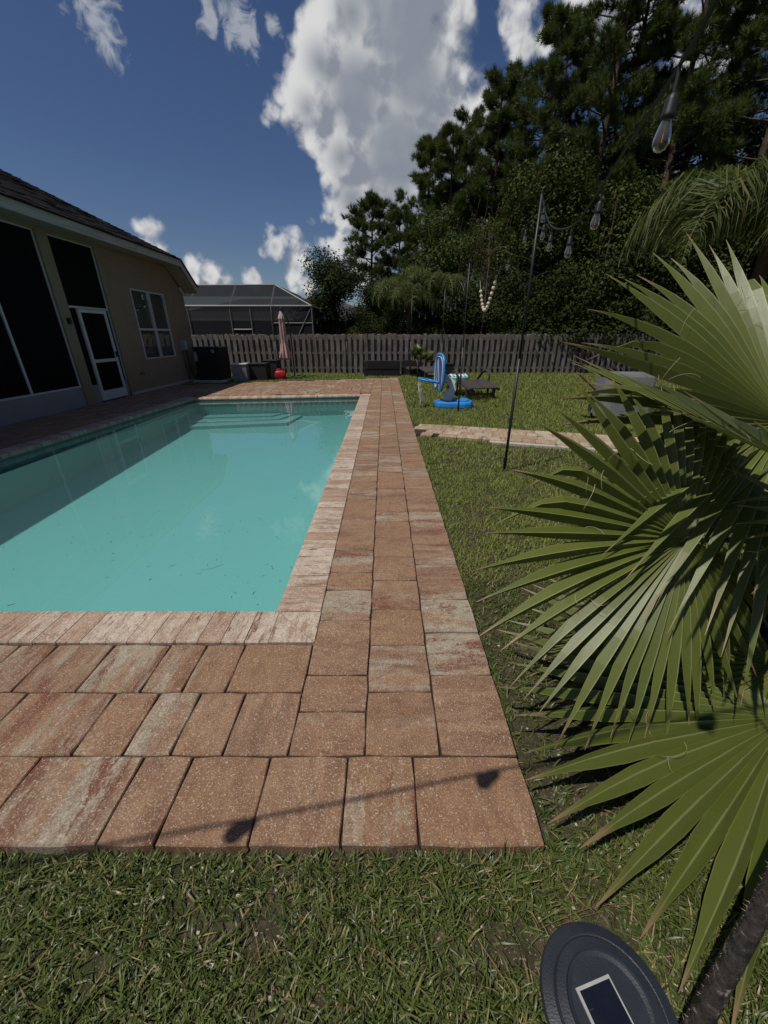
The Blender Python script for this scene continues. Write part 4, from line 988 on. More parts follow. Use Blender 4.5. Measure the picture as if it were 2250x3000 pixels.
# ------------------------------------------------------------------ fan palms
def fan_leaf(name, parent, org, hub, p1, p2, span, nseg, seed, mat='fan_leaf', split=.42, droop=.10, fold=.58, cup=.05, lenvar=.3, threads=16, wide=1.0, petiole=None):
    r = random.Random(seed); hub = Vector(hub); a = Vector(p1) - hub; R0 = a.length; a.normalize()
    b2 = Vector(p2) - hub; b2 -= a * b2.dot(a); b2.normalize(); n = a.cross(b2)
    if n.z < 0: n = -n
    V, F, UV, TIP = [], [], [], []; dth = R(span) / nseg; cre = []
    fr = [.02, .10, .2, .31, split, .54, .66, .77, .86, .93, .97, 1.0]
    for i in range(nseg):
        th = -R(span) / 2 + (i + .5) * dth; L = R0 * (1 - lenvar * (1 - math.cos(th)) * .5) * r.uniform(.95, 1.04)
        dr = droop * r.uniform(.5, 1.5); tw = r.uniform(-.25, .25); base = len(V); tipb = r.uniform(.9, .965); kink = r.uniform(-.05, .05)
        broke = r.random() < .10; bang = r.uniform(.2, .5) if broke else 0
        for f in fr:
            rho = f * L; ha = dth / 2 * wide
            half = rho * math.tan(ha) if f <= split else split * L * math.tan(ha) * (1 - ((f - split) / (1 - split)) ** 1.25) * (1 + .25 * math.sin(min(1, (f - split) / .2) * 1.57) * (f < .8)) + .0008
            t2 = th + kink * max(0, f - split); d = a * math.cos(t2) + b2 * math.sin(t2); sd = -a * math.sin(t2) + b2 * math.cos(t2)
            bend = max(0, f - .3)
            c = hub + d * rho + n * (cup * R0 * (f ** 1.5) ) - Vector((0, 0, 1)) * (dr * R0 * bend ** 2 * 1.8 + (bang * R0 * max(0, f - .72) * 1.2)) - d * (bang * R0 * max(0, f - .72) * .4)
            fl_ = fold * half * (1.0 if f < .9 else .7)
            ang = tw * max(0, f - split) * 1.5; s2 = sd * math.cos(ang) + n * math.sin(ang); n2 = n * math.cos(ang) - sd * math.sin(ang)
            for q, (e, h) in enumerate(((-1, -1), (0, 1), (1, -1))):
                V.append(c + s2 * half * e + n2 * fl_ * h); UV.append((i * 2 + e * .5, f)); TIP.append(max(0.0, min(1.0, (f - tipb) / .035)))
        if r.random() < .75: cre.append((V[base + 3 * 5 + 2].copy(), d, sd, n))
        m_ = len(fr)
        for k in range(m_ - 1):
            o = base + 3 * k; F += [(o, o + 1, o + 4, o + 3), (o + 1, o + 2, o + 5, o + 4)]
    org = Vector(org)
    me = bpy.data.meshes.new(name); me.from_pydata([v - org for v in V], [], F); me.materials.append(MATS[mat])
    ul = me.uv_layers.new(name='UVMap'); li = np.empty(len(me.loops), np.int32); me.loops.foreach_get('vertex_index', li); ul.data.foreach_set('uv', np.array(UV, np.float32)[li].ravel())
    at = me.attributes.new('tip', 'FLOAT', 'POINT'); at.data.foreach_set('value', np.array(TIP, np.float32))
    lf = obj(name, me, parent)
    if threads:
        m = MB()
        for p, d, sd, nn in cre[:threads]:
            q = p.copy(); pts = [q.copy()]; dirv = (d + nn * r.uniform(-.6, .9) + sd * r.uniform(-1, 1)).normalized(); ax = Vector((r.uniform(-1, 1), r.uniform(-1, 1), r.uniform(-1, 1))).normalized(); st = r.uniform(.01, .02)
            for k in range(r.randint(7, 13)):
                dirv = (Matrix.Rotation(r.uniform(.1, .5), 3, ax) @ dirv); q = q + dirv * st; pts.append(q.copy())
            m.tube([x - org for x in pts], .0007, 3)
        tag(m.build('fibre_threads', 'thread', lf), kind='stuff')
    if petiole is not None:
        P = Vector(petiole); mid = hub.lerp(P, .5) + Vector((0, 0, .05))
        pts = [hub + a * .03 + n * .004, hub.lerp(mid, .5) , mid, P]
        m = MB().tube([x - org for x in pts], [.006, .011, .014, .02], 7)
        m.build('petiole', 'palm_petiole', lf)
        MB().lathe([(.004, -.006), (.013, 0), (.004, .007)], 8, hub - org + n * .006).build('hub_boss', 'dead_frond', lf)
    return lf
PO_ = (1.80, 1.42, GZ)
palm = thing('fan_palm', 'large fan palm with broad pleated leaves reaching over the deck corner', 'palm', PO_)
CR = (1.78, 1.40, .62)
MB().tube([Vector(p) - Vector(PO_) for p in ((1.82, 1.44, -.1), (1.80, 1.42, .2), (1.79, 1.41, .5), (1.78, 1.40, .72))], [.13, .12, .11, .07], 12).build('trunk', 'palm_bark', palm, smooth=True)
L = lambda *a, **k: fan_leaf('fan_frond', palm, PO_, *a, **k)
# middle leaf, facing the viewer
L((1.14, 1.27, .80), (.30, 1.10, .78), (1.10, 1.00, .22), 312, 46, 1, droop=.12, lenvar=.42, cup=.02, split=.5, petiole=CR, threads=26)
# upper leaf
L((1.7, 1.63, 1.16), (0.72, 1.66, 1.52), (1.25, 1.95, 1.72), 195, 31, 2, droop=.14, lenvar=.04, cup=.03, petiole=CR, threads=30, wide=1.05, split=.46)
# lower leaf
L((1.58, 1.03, 0.14), (0.55, 0.63, 0.1), (0.85, 0.4, 0.06), 190, 33, 3, droop=.07, lenvar=.12, cup=.02, split=.56, petiole=CR, threads=12, wide=1.05)
# leaf seen from below, edge on
L((1.49, 1.3, 1.07), (0.64, 1.27, 1.4), (0.95, 0.9, 1.25), 95, 15, 4, droop=.03, lenvar=.15, cup=.05, petiole=CR, threads=12)
# hanging leaf behind
L((2.07, 1.94, 0.93), (1.43, 1.79, 0.66), (1.9, 1.68, 0.49), 120, 15, 5, droop=.22, lenvar=.2, petiole=CR, threads=10)
# older leaves near the ground
L((1.68, 1.2, 0.23), (0.74, 1.2, 0.14), (1.21, 0.93, -0.07), 150, 24, 6, mat='fan_leaf', droop=.14, lenvar=.2, petiole=CR, threads=8)
L((1.57, 1.3, 0.12), (0.78, 1.34, 0.11), (1.0, 1.15, 0.03), 95, 17, 7, mat='fan_leaf_old', droop=.10, lenvar=.2, petiole=CR, threads=6)
# leaves to the right and rear
L((1.75, 1.30, .85), (1.22, 1.10, .80), (1.30, 1.30, .99), 80, 12, 9, droop=.04, lenvar=.1, petiole=CR, threads=4)
L((2.05, 1.75, 1.15), (2.35, 2.4, 1.55), (1.6, 2.4, 1.4), 220, 30, 10, droop=.2, petiole=CR, threads=0)
L((2.2, 1.25, .95), (2.95, 1.1, 1.1), (2.4, .6, .9), 220, 30, 11, droop=.2, petiole=CR, threads=0)
L((1.95, 1.02, .55), (2.3, .35, .35), (1.5, .5, .35), 200, 28, 12, droop=.15, petiole=CR, threads=0)
L((1.62, 1.72, .62), (1.30, 2.2, .55), (1.9, 2.3, .5), 200, 26, 13, droop=.2, petiole=CR, threads=0)
# leaning second stem in the corner
st = thing('palm_stem', 'dark fibrous palm stem leaning into the corner beside the solar light', 'palm', (.68, .27, GZ))
pts = [(.66, .255, -.1), (.73, .315, .06), (.95, .47, .26), (1.16, .63, .42), (1.4, .85, .56), (1.62, 1.12, .64)]
stem = MB().tube([Vector(p) - Vector((.68, .27, GZ)) for p in smooth_path(pts, 5)], [.0245 - .00025 * i for i in range(26)], 12).build('stem', 'palm_bark', st, smooth=True)
m = MB(); rh = random.Random(9)
sp = smooth_path(pts, 40)
for i in range(900):
    p = sp[rh.randrange(4, 120)]; t = rh.uniform(0, 6.28); u = Vector((math.cos(t), math.sin(t) * .8, math.sin(t) * .8)).normalized(); q = p + u * .0232
    d = Vector((rh.uniform(-1, 1), rh.uniform(-1, 1), rh.uniform(-1, 1))).normalized() * rh.uniform(.004, .012); sdv = d.cross(u).normalized() * .0006
    m.add([Vector(v) - Vector((.68, .27, GZ)) for v in (q - sdv, q + sdv, q + d + u * .002)], [(0, 1, 2)])
tag(m.build('bark_fibres', 'thread', st), kind='stuff')

# small potted fan palm by the fence
sp_o = (1.50, 16.3, GZ)
small = thing('small_fan_palm', 'small fan palm in a low pot in front of the fence', 'palm', sp_o)
MB().lathe([(.1, 0), (.13, .12), (.14, .2), (.12, .2), (.11, .16)], 14).build('pot', 'wicker_brown', small)
MB().tube([(0, 0, .1), (.0, 0, .35)], [.05, .035], 8).build('trunk', 'palm_bark', small)
for i in range(8):
    a = i * .8 + .3; rr = .16 + .06 * (i % 3); zz_ = .62 + .14 * (i % 3)
    hubp = (sp_o[0] + rr * math.cos(a), sp_o[1] + rr * math.sin(a) * .7, zz_)
    fan_leaf('fan_frond', small, sp_o, hubp, (hubp[0] + .30 * math.cos(a), hubp[1] + .25 * math.sin(a), zz_ + .30 - .14 * (i % 2)), (hubp[0] - .25 * math.sin(a), hubp[1] + .2 * math.cos(a), zz_ + .12), 230, 15, 40 + i, droop=.08, threads=0, petiole=(sp_o[0], sp_o[1], .33))

# ------------------------------------------------------------------ trees
def cards(C, D, n, L, Wd, spread, rng, up=.35):
    """needle tufts: for each centre C with direction D, n thin triangles"""
    C = np.repeat(C, n, 0); D = np.repeat(D, n, 0); k = len(C)
    d = D * .55 + rng.normal(0, spread, (k, 3)); d[:, 2] += up; d /= np.linalg.norm(d, axis=1, keepdims=True)
    s = np.cross(d, rng.normal(0, 1, (k, 3))); s /= np.linalg.norm(s, axis=1, keepdims=True) + 1e-9
    ln = rng.uniform(.7, 1.2, (k, 1)) * L; b0 = C + rng.normal(0, .02, (k, 3))
    V = np.stack([b0 - s * Wd / 2, b0 + s * Wd / 2, b0 + d * ln], 1).reshape(-1, 3)
    return V, np.arange(len(V)).reshape(-1, 3)
def leaves(C, N, size, rng, aspect=.6):
    k = len(C); n = N + rng.normal(0, .55, (k, 3)); n /= np.linalg.norm(n, axis=1, keepdims=True)
    t = np.cross(n, rng.normal(0, 1, (k, 3))); t /= np.linalg.norm(t, axis=1, keepdims=True) + 1e-9; b2 = np.cross(n, t)
    s = rng.uniform(.6, 1.25, (k, 1)) * size
    V = np.stack([C - t * s, C - b2 * s * aspect, C + t * s, C + b2 * s * aspect], 1).reshape(-1, 3)
    o = np.arange(k)[:, None] * 4; T = np.concatenate([o + [0, 1, 2], o + [0, 2, 3]], 0); return V, T
def pine_variant(seed, H, base, spread, ntuft, tufts_n=30, round_top=False):
    rng = np.random.default_rng(seed); m = MB()
    lean = rng.uniform(-.25, .25, 2)
    tp = [(lean[0] * (t ** 2), lean[1] * (t ** 2), H * t) for t in np.linspace(0, .97, 9)]
    m.tube([(x, y, z - .2) for x, y, z in tp], [.17 * (H / 14) * (1 - .85 * i / 8) + .02 for i in range(9)], 8)
    C, D = [], []
    nb_ = int(44 * (H / 13))
    for i in range(nb_):
        t = base + (1 - base) * (i + rng.uniform(0, 1)) / nb_; z = H * t * .97; k = (t - base) / (1 - base)
        ln = spread * ((.55 + .75 * math.sin(min(1, k * 1.25) * math.pi * .8)) * (1 - k * .62)) * rng.uniform(.65, 1.15) if not round_top else spread * math.sin(min(1, .18 + k * .85) * math.pi) ** .7 * rng.uniform(.7, 1.1)
        az = i * 2.4 + rng.uniform(-.5, .5); rise = rng.uniform(-.05, .35) + .35 * k
        d = np.array([math.cos(az), math.sin(az), rise]); p0 = np.array([lean[0] * t * t, lean[1] * t * t, z])
        ptsb = [p0 + d * ln * q + np.array([0, 0, .14 * ln * q * q - .10 * ln * q]) for q in (0, .35, .7, 1)]
        m.tube([tuple(x) for x in ptsb], [.045 * (1 - .5 * k) * ln / 1.6 + .008, .03, .02, .008], 4, False)
        ncl = max(3, int(round(3.2 + 2.6 * ln / spread))); per = max(4, int(ntuft / nb_ / ncl))
        for cl in range(ncl):
            f = 1.0 - .58 * (cl / ncl) ** .9 * rng.uniform(.8, 1.1); sidev = rng.normal(0, 1, 3) * (.10 + .16 * (cl > 0)) * ln * .5; sidev[2] = abs(sidev[2]) * .4
            pc = p0 + d * ln * f + np.array([0, 0, .14 * ln * f * f - .10 * ln * f]) + sidev
            if cl: m.tube([tuple(p0 + d * ln * f * .8), tuple(pc)], [.014, .006], 3, False)
            rc = rng.uniform(.22, .42) * (1.1 - .3 * k)
            for q in range(per):
                so_ = rng.normal(0, 1, 3); so_ /= np.linalg.norm(so_); so_ *= rc * rng.uniform(.3, 1) * np.array([1, 1, .75]); C.append(pc + so_); D.append(d * .5 + so_ / rc * 1.1)
    C, D = np.array(C), np.array(D); V, Tt = cards(C, D, tufts_n, .28, .018, .42, rng, .4)
    return m.mesh('trunk', 'bark'), np_mesh('crown', V, Tt, 'pine_needle')
PV = [pine_variant(1, 13.5, .32, 2.1, 3000, 26), pine_variant(2, 15.0, .32, 2.3, 3000, 26), pine_variant(3, 12.0, .28, 2.1, 2900, 26), pine_variant(4, 9.6, .50, 1.8, 2200, 26, True), pine_variant(5, 16.0, .24, 2.6, 3600, 26)]
PINES = [(-.9, 30, 3, 1.0, 'round-topped lone pine standing left of the tall pines'),
 (1.0, 29, 2, .72, 'short pine at the left end of the wood'), (2.3, 26.5, 2, .92, 'leftmost tall pine at the edge of the wood'), (3.5, 25, 2, .90, 'second tall pine from the left in the wood'),
 (4.6, 27, 0, .90, 'pine rising between the second pine and the pointed pine'), (5.6, 24.2, 0, .92, 'pointed pine beside the grey cloud edge'), (6.5, 26, 0, .98, 'slim pine right of the pointed pine'),
 (7.3, 22.3, 1, .90, 'tall open pine against the white cloud'), (8.4, 24.5, 4, .92, 'dense pine right of the tall open pine'), (9.3, 21.6, 4, .98, 'tallest pine cut off by the top of the picture'),
 (10.9, 23, 1, 1.05, 'pine behind the near hanging bulb'), (11.9, 20.6, 4, 1.02, 'near pine right of the hanging bulb'), (13.6, 22.5, 0, 1.15, 'pine over the queen palm'), (14.6, 19.2, 4, 1.05, 'pine in the upper right corner'), (16.5, 21, 1, 1.1, 'rearmost pine at the right edge of the wood'), (17.5, 17, 4, 1.0, 'pine beyond the right edge of the fence')]
rt = random.Random(31)
for x, y, v_, s, lab in PINES:
    t = thing('pine_tree', lab, 'pine tree', (x, y, GZ), rt.uniform(0, 6.28), 'pines of the wood behind the fence'); t.scale = (s, s, s)
    obj('trunk', PV[v_][0], t); obj('crown', PV[v_][1], t)
def broad_variant(seed, H, blobs, n, size, mat, trunk_r=.12):
    rng = np.random.default_rng(seed); m = MB(); Cs, Ns = [], []
    tot = sum(b_[3] ** 2 for b_ in blobs)
    m.tube([(0, 0, -.2), (.05, 0, H * .3), (0, .05, H * .6), (.05, 0, H * .85)], [trunk_r, trunk_r * .8, trunk_r * .5, .02], 7)
    for (x, y, z, r_, fl_) in blobs:
        m.tube([(0, 0, z * .45), (x * .5, y * .5, z * .75), (x, y, z)], [trunk_r * .4, trunk_r * .25, .012], 5, False)
        k = int(n * r_ ** 2 / tot); d = rng.normal(0, 1, (k, 3)); d /= np.linalg.norm(d, axis=1, keepdims=True)
        rad = r_ * (.45 + .62 * rng.random((k, 1)) ** .55) * (1 + .22 * np.sin(d[:, :1] * 7 + seed) * np.sin(d[:, 1:2] * 6 + d[:, 2:3] * 8))
        Cs.append(np.array([x, y, z]) + d * rad * np.array([1, 1, fl_])); Ns.append(d + np.array([0, 0, .5]))
    V, Tt = leaves(np.concatenate(Cs), np.concatenate(Ns), size, rng)
    return m.mesh('trunk', 'bark'), np_mesh('crown', V, Tt, mat)
def rblobs(seed, n, H, w_, lo, r0, r1, fl_=.8):
    r = random.Random(seed); out = []
    for i in range(n):
        z = lo + (H - lo) * (i + r.random()) / n; k = 1 - .55 * ((z - lo) / (H - lo)); a = r.uniform(0, 6.28); q = r.uniform(.2, 1) * w_ * k
        out.append((q * math.cos(a), q * math.sin(a), z, r.uniform(r0, r1) * (.7 + .3 * k), fl_))
    return out
OV = broad_variant(11, 4.6, rblobs(1, 16, 4.7, 2.1, 1.0, .8, 1.3), 24000, .06, 'oak_leaf')
VV = [broad_variant(12, 8.5, rblobs(2, 20, 8.6, 1.7, .8, .75, 1.25), 11000, .075, 'vine_leaf'), broad_variant(13, 6.5, rblobs(3, 18, 6.6, 1.8, .6, .7, 1.2), 10000, .075, 'vine_leaf'),
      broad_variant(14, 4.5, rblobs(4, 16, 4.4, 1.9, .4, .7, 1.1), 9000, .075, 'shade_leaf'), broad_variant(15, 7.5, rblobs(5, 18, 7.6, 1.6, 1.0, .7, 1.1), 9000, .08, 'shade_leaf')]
def put(name, lab, cat, var, x, y, s, group, sz=None):
    t = thing(name, lab, cat, (x, y, GZ), rt.uniform(0, 6.28), group); t.scale = (s, s, sz or s); obj('trunk', var[0], t); obj('crown', var[1], t); return t
put('oak_tree', 'dark small-leaved oak right of the neighbour\'s pool cage', 'oak tree', OV, -2.9, 26, 1.12, None)
put('oak_tree', 'dark oak crown between the small-leaved oak and the lone pine', 'oak tree', OV, -.3, 28, .95, None)
VINES = [(2.6, 22.5, 0, .78, 'vine-covered tree column behind the small palm'), (3.9, 21.5, 1, .85, 'vine-draped tree behind the toy hoop'), (5.3, 22, 0, .72, 'vine-covered tree left of the nearest pole'),
 (6.4, 20.6, 0, .88, 'broad vine-covered tree behind the nearest pole top'), (7.7, 20.8, 0, .95, 'tallest vine-covered tree in the middle of the wood'), (9.2, 19.8, 1, 1.05, 'vine-draped tree behind the hanging bulbs'),
 (10.8, 20.2, 0, .85, 'vine-covered tree left of the queen palm'), (12.6, 19.4, 1, 1.1, 'vine-draped tree behind the queen palm'), (14.6, 18.6, 0, .9, 'vine-covered tree at the far right of the wood')]
for x, y, v_, s, lab in VINES: put('vine_covered_tree', lab, 'tree', VV[v_], x, y, s, 'vine-covered trees behind the fence')
UND = [(-1.2, 23.5, 2, .62, 'dark shrub at the foot of the small-leaved oak'), (.5, 21.5, 2, .62, 'dark shrub behind the fence above the two-seat sofa'), (2.0, 20.5, 2, .62, 'dark shrub behind the fence over the small palm'),
 (3.3, 20, 2, .75, 'dark shrub behind the fence over the first lounger'), (4.8, 19.8, 2, .8, 'dark shrub behind the fence left of the nearest pole'), (6.2, 19.5, 2, .85, 'dark shrub behind the fence right of the nearest pole'),
 (7.6, 19.2, 2, .9, 'dark shrub behind the fence under the hanging bulbs'), (9.2, 19.0, 2, .95, 'dark shrub above the fence left of the fan palm tips'), (10.9, 19.1, 2, 1.0, 'dark shrub above the fence behind the fan palm tips'),
 (12.8, 18.9, 2, 1.05, 'dark shrub at the fence end under the queen palm'), (14.8, 18.5, 2, 1.1, 'dark shrub right of the fence end'), (16.5, 17, 2, 1.1, 'dark shrub beyond the queen palm'),
 (18, 14.5, 2, 1.2, 'dark shrub at the right side of the lawn'), (18.5, 11, 2, 1.2, 'dark shrub on the right behind the fan palm')]
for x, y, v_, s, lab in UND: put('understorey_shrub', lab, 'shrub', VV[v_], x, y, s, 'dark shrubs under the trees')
MID = [(3.0, 25.5, 3, .85), (4.8, 24.5, 3, .9), (6.0, 24, 3, 1.0), (7.2, 25, 3, 1.15), (8.8, 22.6, 3, 1.2), (10.3, 22, 3, 1.25), (12.0, 22, 3, 1.3), (13.8, 21, 3, 1.3), (15.8, 20, 3, 1.3), (1.4, 25, 3, .7)]
SH = ['second shaded leafy tree from the left end of the wood', 'shaded leafy tree behind the bead garland', 'shaded leafy tree behind the nearest pole top', 'shaded leafy tree right of the nearest pole top', 'shaded leafy tree behind the lowest hanging bulbs', 'shaded leafy tree under the nearest bulb', 'shaded leafy tree right of the nearest bulb', 'shaded leafy tree above the queen palm crown', 'rightmost shaded leafy tree of the wood', 'leftmost shaded leafy tree of the wood']
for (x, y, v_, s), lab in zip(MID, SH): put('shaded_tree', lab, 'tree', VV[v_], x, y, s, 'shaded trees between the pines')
# the wood carries on behind as one dark mass
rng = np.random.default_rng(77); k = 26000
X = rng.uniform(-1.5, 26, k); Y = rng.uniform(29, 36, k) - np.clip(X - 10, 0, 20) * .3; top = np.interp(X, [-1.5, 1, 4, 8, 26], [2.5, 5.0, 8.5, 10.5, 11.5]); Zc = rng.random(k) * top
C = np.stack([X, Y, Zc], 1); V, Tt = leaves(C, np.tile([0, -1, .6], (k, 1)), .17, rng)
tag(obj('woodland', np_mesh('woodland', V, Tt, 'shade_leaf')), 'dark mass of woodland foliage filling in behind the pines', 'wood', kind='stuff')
for x, y, h, lab in ((4.35, 19.2, 6.0, 'slender grey trunk standing behind the bead garland'), (6.3, 19.0, 6.5, 'slender trunk behind the nearest pole'), (9.3, 18.9, 6.5, 'slender trunk right of the hanging bulbs')):
    t = thing('slender_tree', lab, 'tree', (x, y, GZ), rt.uniform(0, 6), 'slender trunks at the front of the wood')
    MB().tube([(0, 0, -.1), (rt.uniform(-.08, .08), 0, h * .35), (rt.uniform(-.15, .15), .05, h * .7), (rt.uniform(-.2, .2), 0, h)], [.06, .052, .04, .015], 7).build('trunk', 'bark', t)
    for k in range(7):
        z = h * rt.uniform(.35, .98); a = rt.uniform(0, 6.28); ln = rt.uniform(.4, 1.1)
        MB().tube([(0, 0, z), (ln * .5 * math.cos(a), ln * .5 * math.sin(a), z + .15), (ln * math.cos(a), ln * math.sin(a), z + .2)], [.02, .012, .005], 4).build('branch', 'bark', t)
# bare grey trunks and hanging dead vines at the edge
m = MB(); rv = random.Random(6)
for i in range(70):
    x = rv.uniform(3.2, 6.0); y = rv.uniform(19.8, 21.5); z = rv.uniform(3.5, 7.0); pts = [(x, y, z)]
    for q in range(5): x += rv.uniform(-.15, .15); z -= rv.uniform(.3, .7); pts.append((x, y, z))
    m.tube(pts, .005, 3, False)
tag(m.build('dead_vines', 'bark'), 'bare grey dead vines hanging in front of the wood', 'vines', kind='stuff')

# ------------------------------------------------------------------ queen palms
def queen(seed, H, nf, L, ring=True):
    rng = random.Random(seed); m = MB(); m.tube([(0, 0, -.2), (.03, 0, H * .5), (0, 0, H)], [.14, .12, .09], 10)
    tr = m.mesh('trunk', 'bark'); out = []
    for i in range(nf):
        az = i * 2.399 + rng.uniform(-.2, .2); el = .15 + 1.15 * ((i * .618) % 1.0); ln = L * rng.uniform(.85, 1.1)
        d = Vector((math.cos(az), math.sin(az), 0)); p = Vector((0, 0, H)); ang = el; pts = [p.copy()]; n = 16
        for q in range(n):
            p = p + (d * math.cos(ang) + Vector((0, 0, math.sin(ang)))) * (ln / n); ang -= (.09 + .10 * q / n) * (1.2 if el > .5 else 1.0); pts.append(p.copy())
        mm = MB().tube(pts, [.022 * (1 - .9 * q / n) + .003 for q in range(n + 1)], 4, False); rach = mm.mesh('rachis', 'palm_petiole')
        V, Tt = [], []
        for q in range(2, n * 8):
            f = q / (n * 8); ix = f * n; a_ = int(ix); pp = pts[a_].lerp(pts[min(a_ + 1, n)], ix - a_); tg = (pts[min(a_ + 1, n)] - pts[a_]).normalized() if a_ < n else tg
            sd = tg.cross(Vector((0, 0, 1)));  sd = sd.normalized() if sd.length > .05 else Vector((-d.y, d.x, 0))
            for s in (-1, 1):
                if rng.random() < .06: continue
                ll = L * .34 * (math.sin(min(1, f * 1.05 + .12) * math.pi) ** .6 + .15) * rng.uniform(.8, 1.15); dr = (sd * s * rng.uniform(.5, 1.0) + tg * rng.uniform(.25, .7) + Vector((0, 0, rng.uniform(-.1, .55)))).normalized()
                w0 = sd.cross(dr).normalized() if rng.random() < .5 else tg; w0 = (w0 + Vector((rng.uniform(-.4, .4), rng.uniform(-.4, .4), 0))).normalized() * .0085
                p0 = pp; p1 = p0 + dr * ll * .4; d2 = (dr * .6 + Vector((0, 0, -.75))).normalized(); p2 = p1 + d2 * ll * .35; p3 = p2 + Vector((dr.x * .2, dr.y * .2, -1)).normalized() * ll * .35
                o = len(V); V += [p0 - w0, p0 + w0, p1 - w0 * 1.3, p1 + w0 * 1.3, p2 - w0, p2 + w0, p3]
                Tt += [(o, o+1, o+3), (o, o+3, o+2), (o+2, o+3, o+5), (o+2, o+5, o+4), (o+4, o+5, o+6)]
        out.append((rach, np_mesh('leaflets', np.array([tuple(x) for x in V]), np.array(Tt), 'queen_leaflet')))
    return tr, out
def put_queen(var, lab, loc, s, rz):
    t = thing('queen_palm', lab, 'palm', loc, rz, 'queen palms'); t.scale = (s, s, s); obj('trunk', var[0], t)
    for ra, le in var[1]:
        f = obj('frond', ra, t); obj('leaflets', le, f)
Q1 = queen(3, 3.2, 24, 3.0)
put_queen(Q1, 'queen palm with drooping feathery fronds above the fan palm', (6.6, 7.9, GZ), 1.0, .4)
Q2 = queen(5, 3.3, 18, 2.6)
put_queen(Q2, 'queen palm behind the fence right of the dark oak', (1.2, 20.6, GZ), .95, 1.2)
put_queen(Q2, 'queen palm crown half hidden behind the small palm', (2.5, 20.9, GZ), 1.0, 2.6)

# ------------------------------------------------------------------ lawn
def vnoise(x, y, seed, f):
    r = np.random.default_rng(seed).random((64, 64)); X, Y = x * f + 500, y * f + 500; xi, yi = np.floor(X).astype(int), np.floor(Y).astype(int); fx, fy = X - xi, Y - yi; fx = fx * fx * (3 - 2 * fx); fy = fy * fy * (3 - 2 * fy)
    g = lambda a, b2: r[a % 64, b2 % 64]
    return (g(xi, yi) * (1 - fx) + g(xi + 1, yi) * fx) * (1 - fy) + (g(xi, yi + 1) * (1 - fx) + g(xi + 1, yi + 1) * fx) * fy
def lawn_ok(x, y):
    far = 15.56 + (x - .51) * .325 + .02
    deck_ = (x > -6.95) & (x < DECKR + .012) & (y > .664) & (y < far)
    qx, qy = x - PO.x, y - PO.y; a = qx * PDIR.x + qy * PDIR.y; b2 = qx * PN.x + qy * PN.y
    pth = (a > -.5) & (a < PL) & (b2 > -PW / 2 - np.where(a > 1.3, .11, -.01)) & (b2 < PW / 2 - .0)
    hs = (x < -6.8) & (y < 15.05)
    return ~(deck_ | pth | hs)
def in_view(x, y, mg=.12):
    d = y * .9078 + 1.54 * .4195; return (d > .1) & (np.abs(x / d) < 1.0 + mg) & (y > .22)
def grass(x0, x1, y0, y1, dens, L, Wd, seed, seg, keep, inside=True):
    rng = np.random.default_rng(seed); k = int((x1 - x0) * (y1 - y0) * dens); x = rng.uniform(x0, x1, k); y = rng.uniform(y0, y1, k)
    n1 = vnoise(x, y, 1, .9) * .35 + vnoise(x, y, 2, 3.1) * .3 + vnoise(x, y, 3, 9.0) * .35
    dirt = np.exp(-(((x - .82) / .20) ** 2 + ((y - 1.15) / .45) ** 2)) * 1.1 + np.exp(-(((x - .60) / .05) ** 2 + ((y - 1.3) / .8) ** 2)) * .6 + np.exp(-(((x - .35) / .22) ** 2 + ((y - .45) / .07) ** 2)) * 1.0 + np.exp(-(((x - .62) / .12) ** 2 + ((y - .5) / .1) ** 2)) * .7 + np.exp(-(((x + .45) / .2) ** 2 + ((y - .5) / .05) ** 2)) * .8 + np.exp(-(((x + .75) / .1) ** 2 + ((y - .42) / .04) ** 2)) * .8 + np.exp(-(((x - 4.2) / .8) ** 2 + ((y - 7.0) / .3) ** 2)) * .5 + np.exp(-(((x - 1.2) / .5) ** 2 + ((y - 3.7) / .3) ** 2)) * .25
    ok = lawn_ok(x, y) & (in_view(x, y) == inside) & keep(x, y) & (rng.random(k) < np.clip((-.12 if seed < 102 else .12) + n1 * 1.8, .06 if seed < 102 else .3, 1) - dirt)
    x, y, n1 = x[ok], y[ok], n1[ok]; k = len(x)
    az = rng.uniform(0, 2 * np.pi, k); tilt = rng.uniform(.15, 1.25, k) ** 1.0; ln = L * rng.uniform(.45, 1.3, k) * (.6 + .8 * n1); wd = Wd * rng.uniform(.55, 1.4, k)
    dx, dy = np.cos(az), np.sin(az); sa = az + np.pi / 2 + rng.uniform(-.5, .5, k); sx, sy = np.cos(sa), np.sin(sa)
    P = np.stack([x, y, np.full(k, GZ - .004)], 1); rings = []; cur = P.copy(); s = np.stack([sx, sy, rng.uniform(-.4, .4, k)], 1)
    ws = np.linspace(1, .55, seg)
    for q in range(seg):
        rings.append(cur - s * (wd * ws[q] / 2)[:, None]); rings.append(cur + s * (wd * ws[q] / 2)[:, None])
        t = tilt + q * rng.uniform(.1, .75, k) ; stp = ln / seg
        cur = cur + np.stack([dx * np.sin(t) * stp, dy * np.sin(t) * stp, np.maximum(np.cos(t) * stp, -.35 * stp)], 1)
    rings.append(cur); V = np.stack(rings, 1); V[:, :, 2] = np.maximum(V[:, :, 2], GZ - .004); nv = 2 * seg + 1; V = V.reshape(-1, 3)
    tl = []
    for q in range(seg - 1): o = 2 * q; tl += [(o, o + 1, o + 3), (o, o + 3, o + 2)]
    tl.append((2 * seg - 2, 2 * seg - 1, 2 * seg)); tl = np.array(tl)
    return V, (np.arange(k)[:, None, None] * nv + tl[None]).reshape(-1, 3)
def join(parts):
    V, Tt, o = [], [], 0
    for v, t in parts: V.append(v); Tt.append(t + o); o += len(v)
    return np.concatenate(V), np.concatenate(Tt)
rad = lambda x, y: np.hypot(x, y)
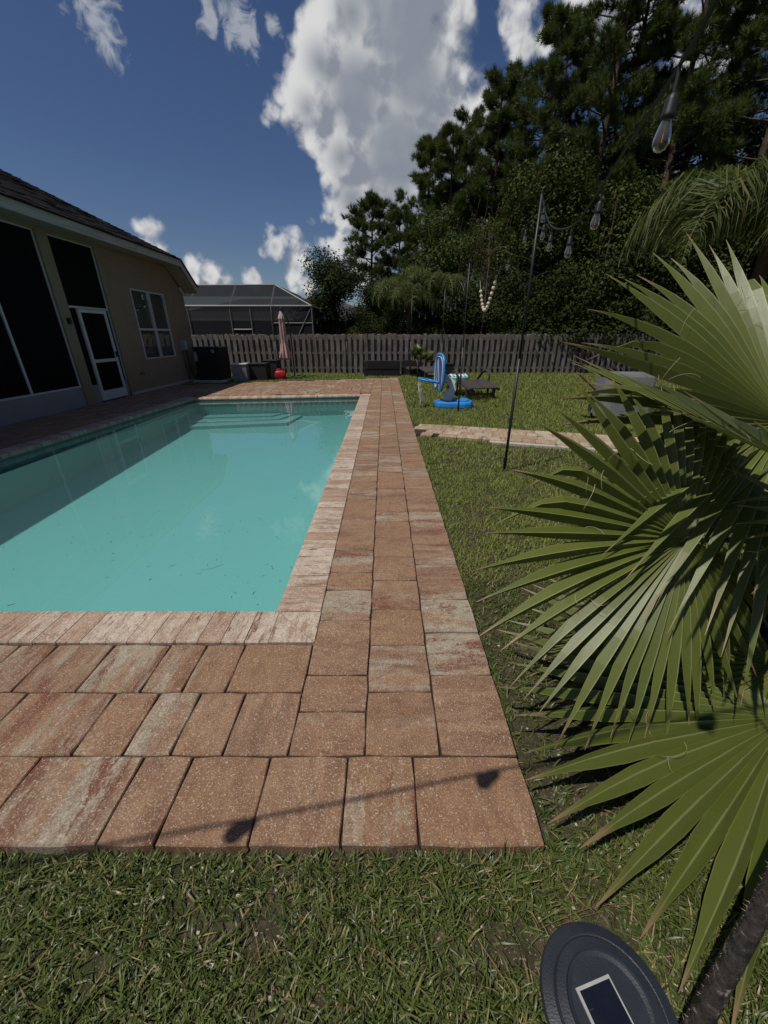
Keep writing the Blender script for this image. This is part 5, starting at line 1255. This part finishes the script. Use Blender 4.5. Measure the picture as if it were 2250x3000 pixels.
near = join([grass(-1.6, 2.2, .2, .70, 19000, .062, .0052, 100, 3, lambda x, y: rad(x, y) < 1.75), grass(.5, 2.4, .6, 2.2, 12000, .06, .0056, 101, 3, lambda x, y: x < 2.2), grass(-5, 4, -1.2, .70, 5500, .07, .0085, 110, 2, lambda x, y: rad(x, y) < 5, False), grass(.5, 5, .7, 3, 3500, .07, .009, 111, 2, lambda x, y: x > .5, False)])
tag(obj('near_grass', np_mesh('near_grass', *near, 'grass_blade_near')), 'coarse green lawn grass in the foreground and beside the deck', 'grass', kind='stuff')
far_ = join([grass(.5, 6, 2.2, 4.6, 6800, .06, .0068, 102, 2, lambda x, y: y >= 2.2), grass(.5, 9, 4.6, 9, 2600, .07, .0105, 103, 2, lambda x, y: y >= 4.6), grass(-8, 18, 9, 18.6, 900, .085, .018, 104, 1, lambda x, y: y >= 9), grass(2.2, 4.5, .8, 2.2, 2500, .06, .007, 105, 2, lambda x, y: x >= 2.2), grass(2, 16, 1, 16, 420, .085, .018, 112, 1, lambda x, y: y > 1, False)])
tag(obj('lawn_grass', np_mesh('lawn_grass', *far_, 'grass_blade')), 'mown green lawn grass stretching to the fence', 'grass', kind='stuff')
# fallen pine straw on the near ground
m = MB(); rs2 = random.Random(12)
for i in range(260):
    x, y = rs2.uniform(-1.0, 1.5), rs2.uniform(.3, 2.0)
    if x < .56 and y > .64: continue
    a = rs2.uniform(0, 6.28); Ln = rs2.uniform(.03, .10); z = GZ + rs2.uniform(.008, .03); d = Vector((math.cos(a), math.sin(a), rs2.uniform(-.05, .1))); c2 = Vector((x, y, z)); bnd = Vector((-d.y, d.x, 0)) * rs2.uniform(-.2, .2) * Ln
    m.tube([c2 - d * Ln, c2 + bnd, c2 + d * Ln], .0008, 3, False)
tag(m.build('pine_straw', 'pine_straw'), 'fallen brown pine needles lying in the near grass', 'pine straw', kind='stuff')
m = MB()
for i in range(420):
    x, y = rs2.uniform(-1.1, 1.3), rs2.uniform(.28, 1.7)
    if x < .55 and y > .655: continue
    s = rs2.uniform(.002, .006); m.box(x - s, x + s, y - s * .8, y + s * .8, GZ - .002, GZ + s * 1.2)
tag(m.build('gravel_bits', 'concrete'), 'small pale stones showing through the thin near grass', 'gravel', kind='stuff')
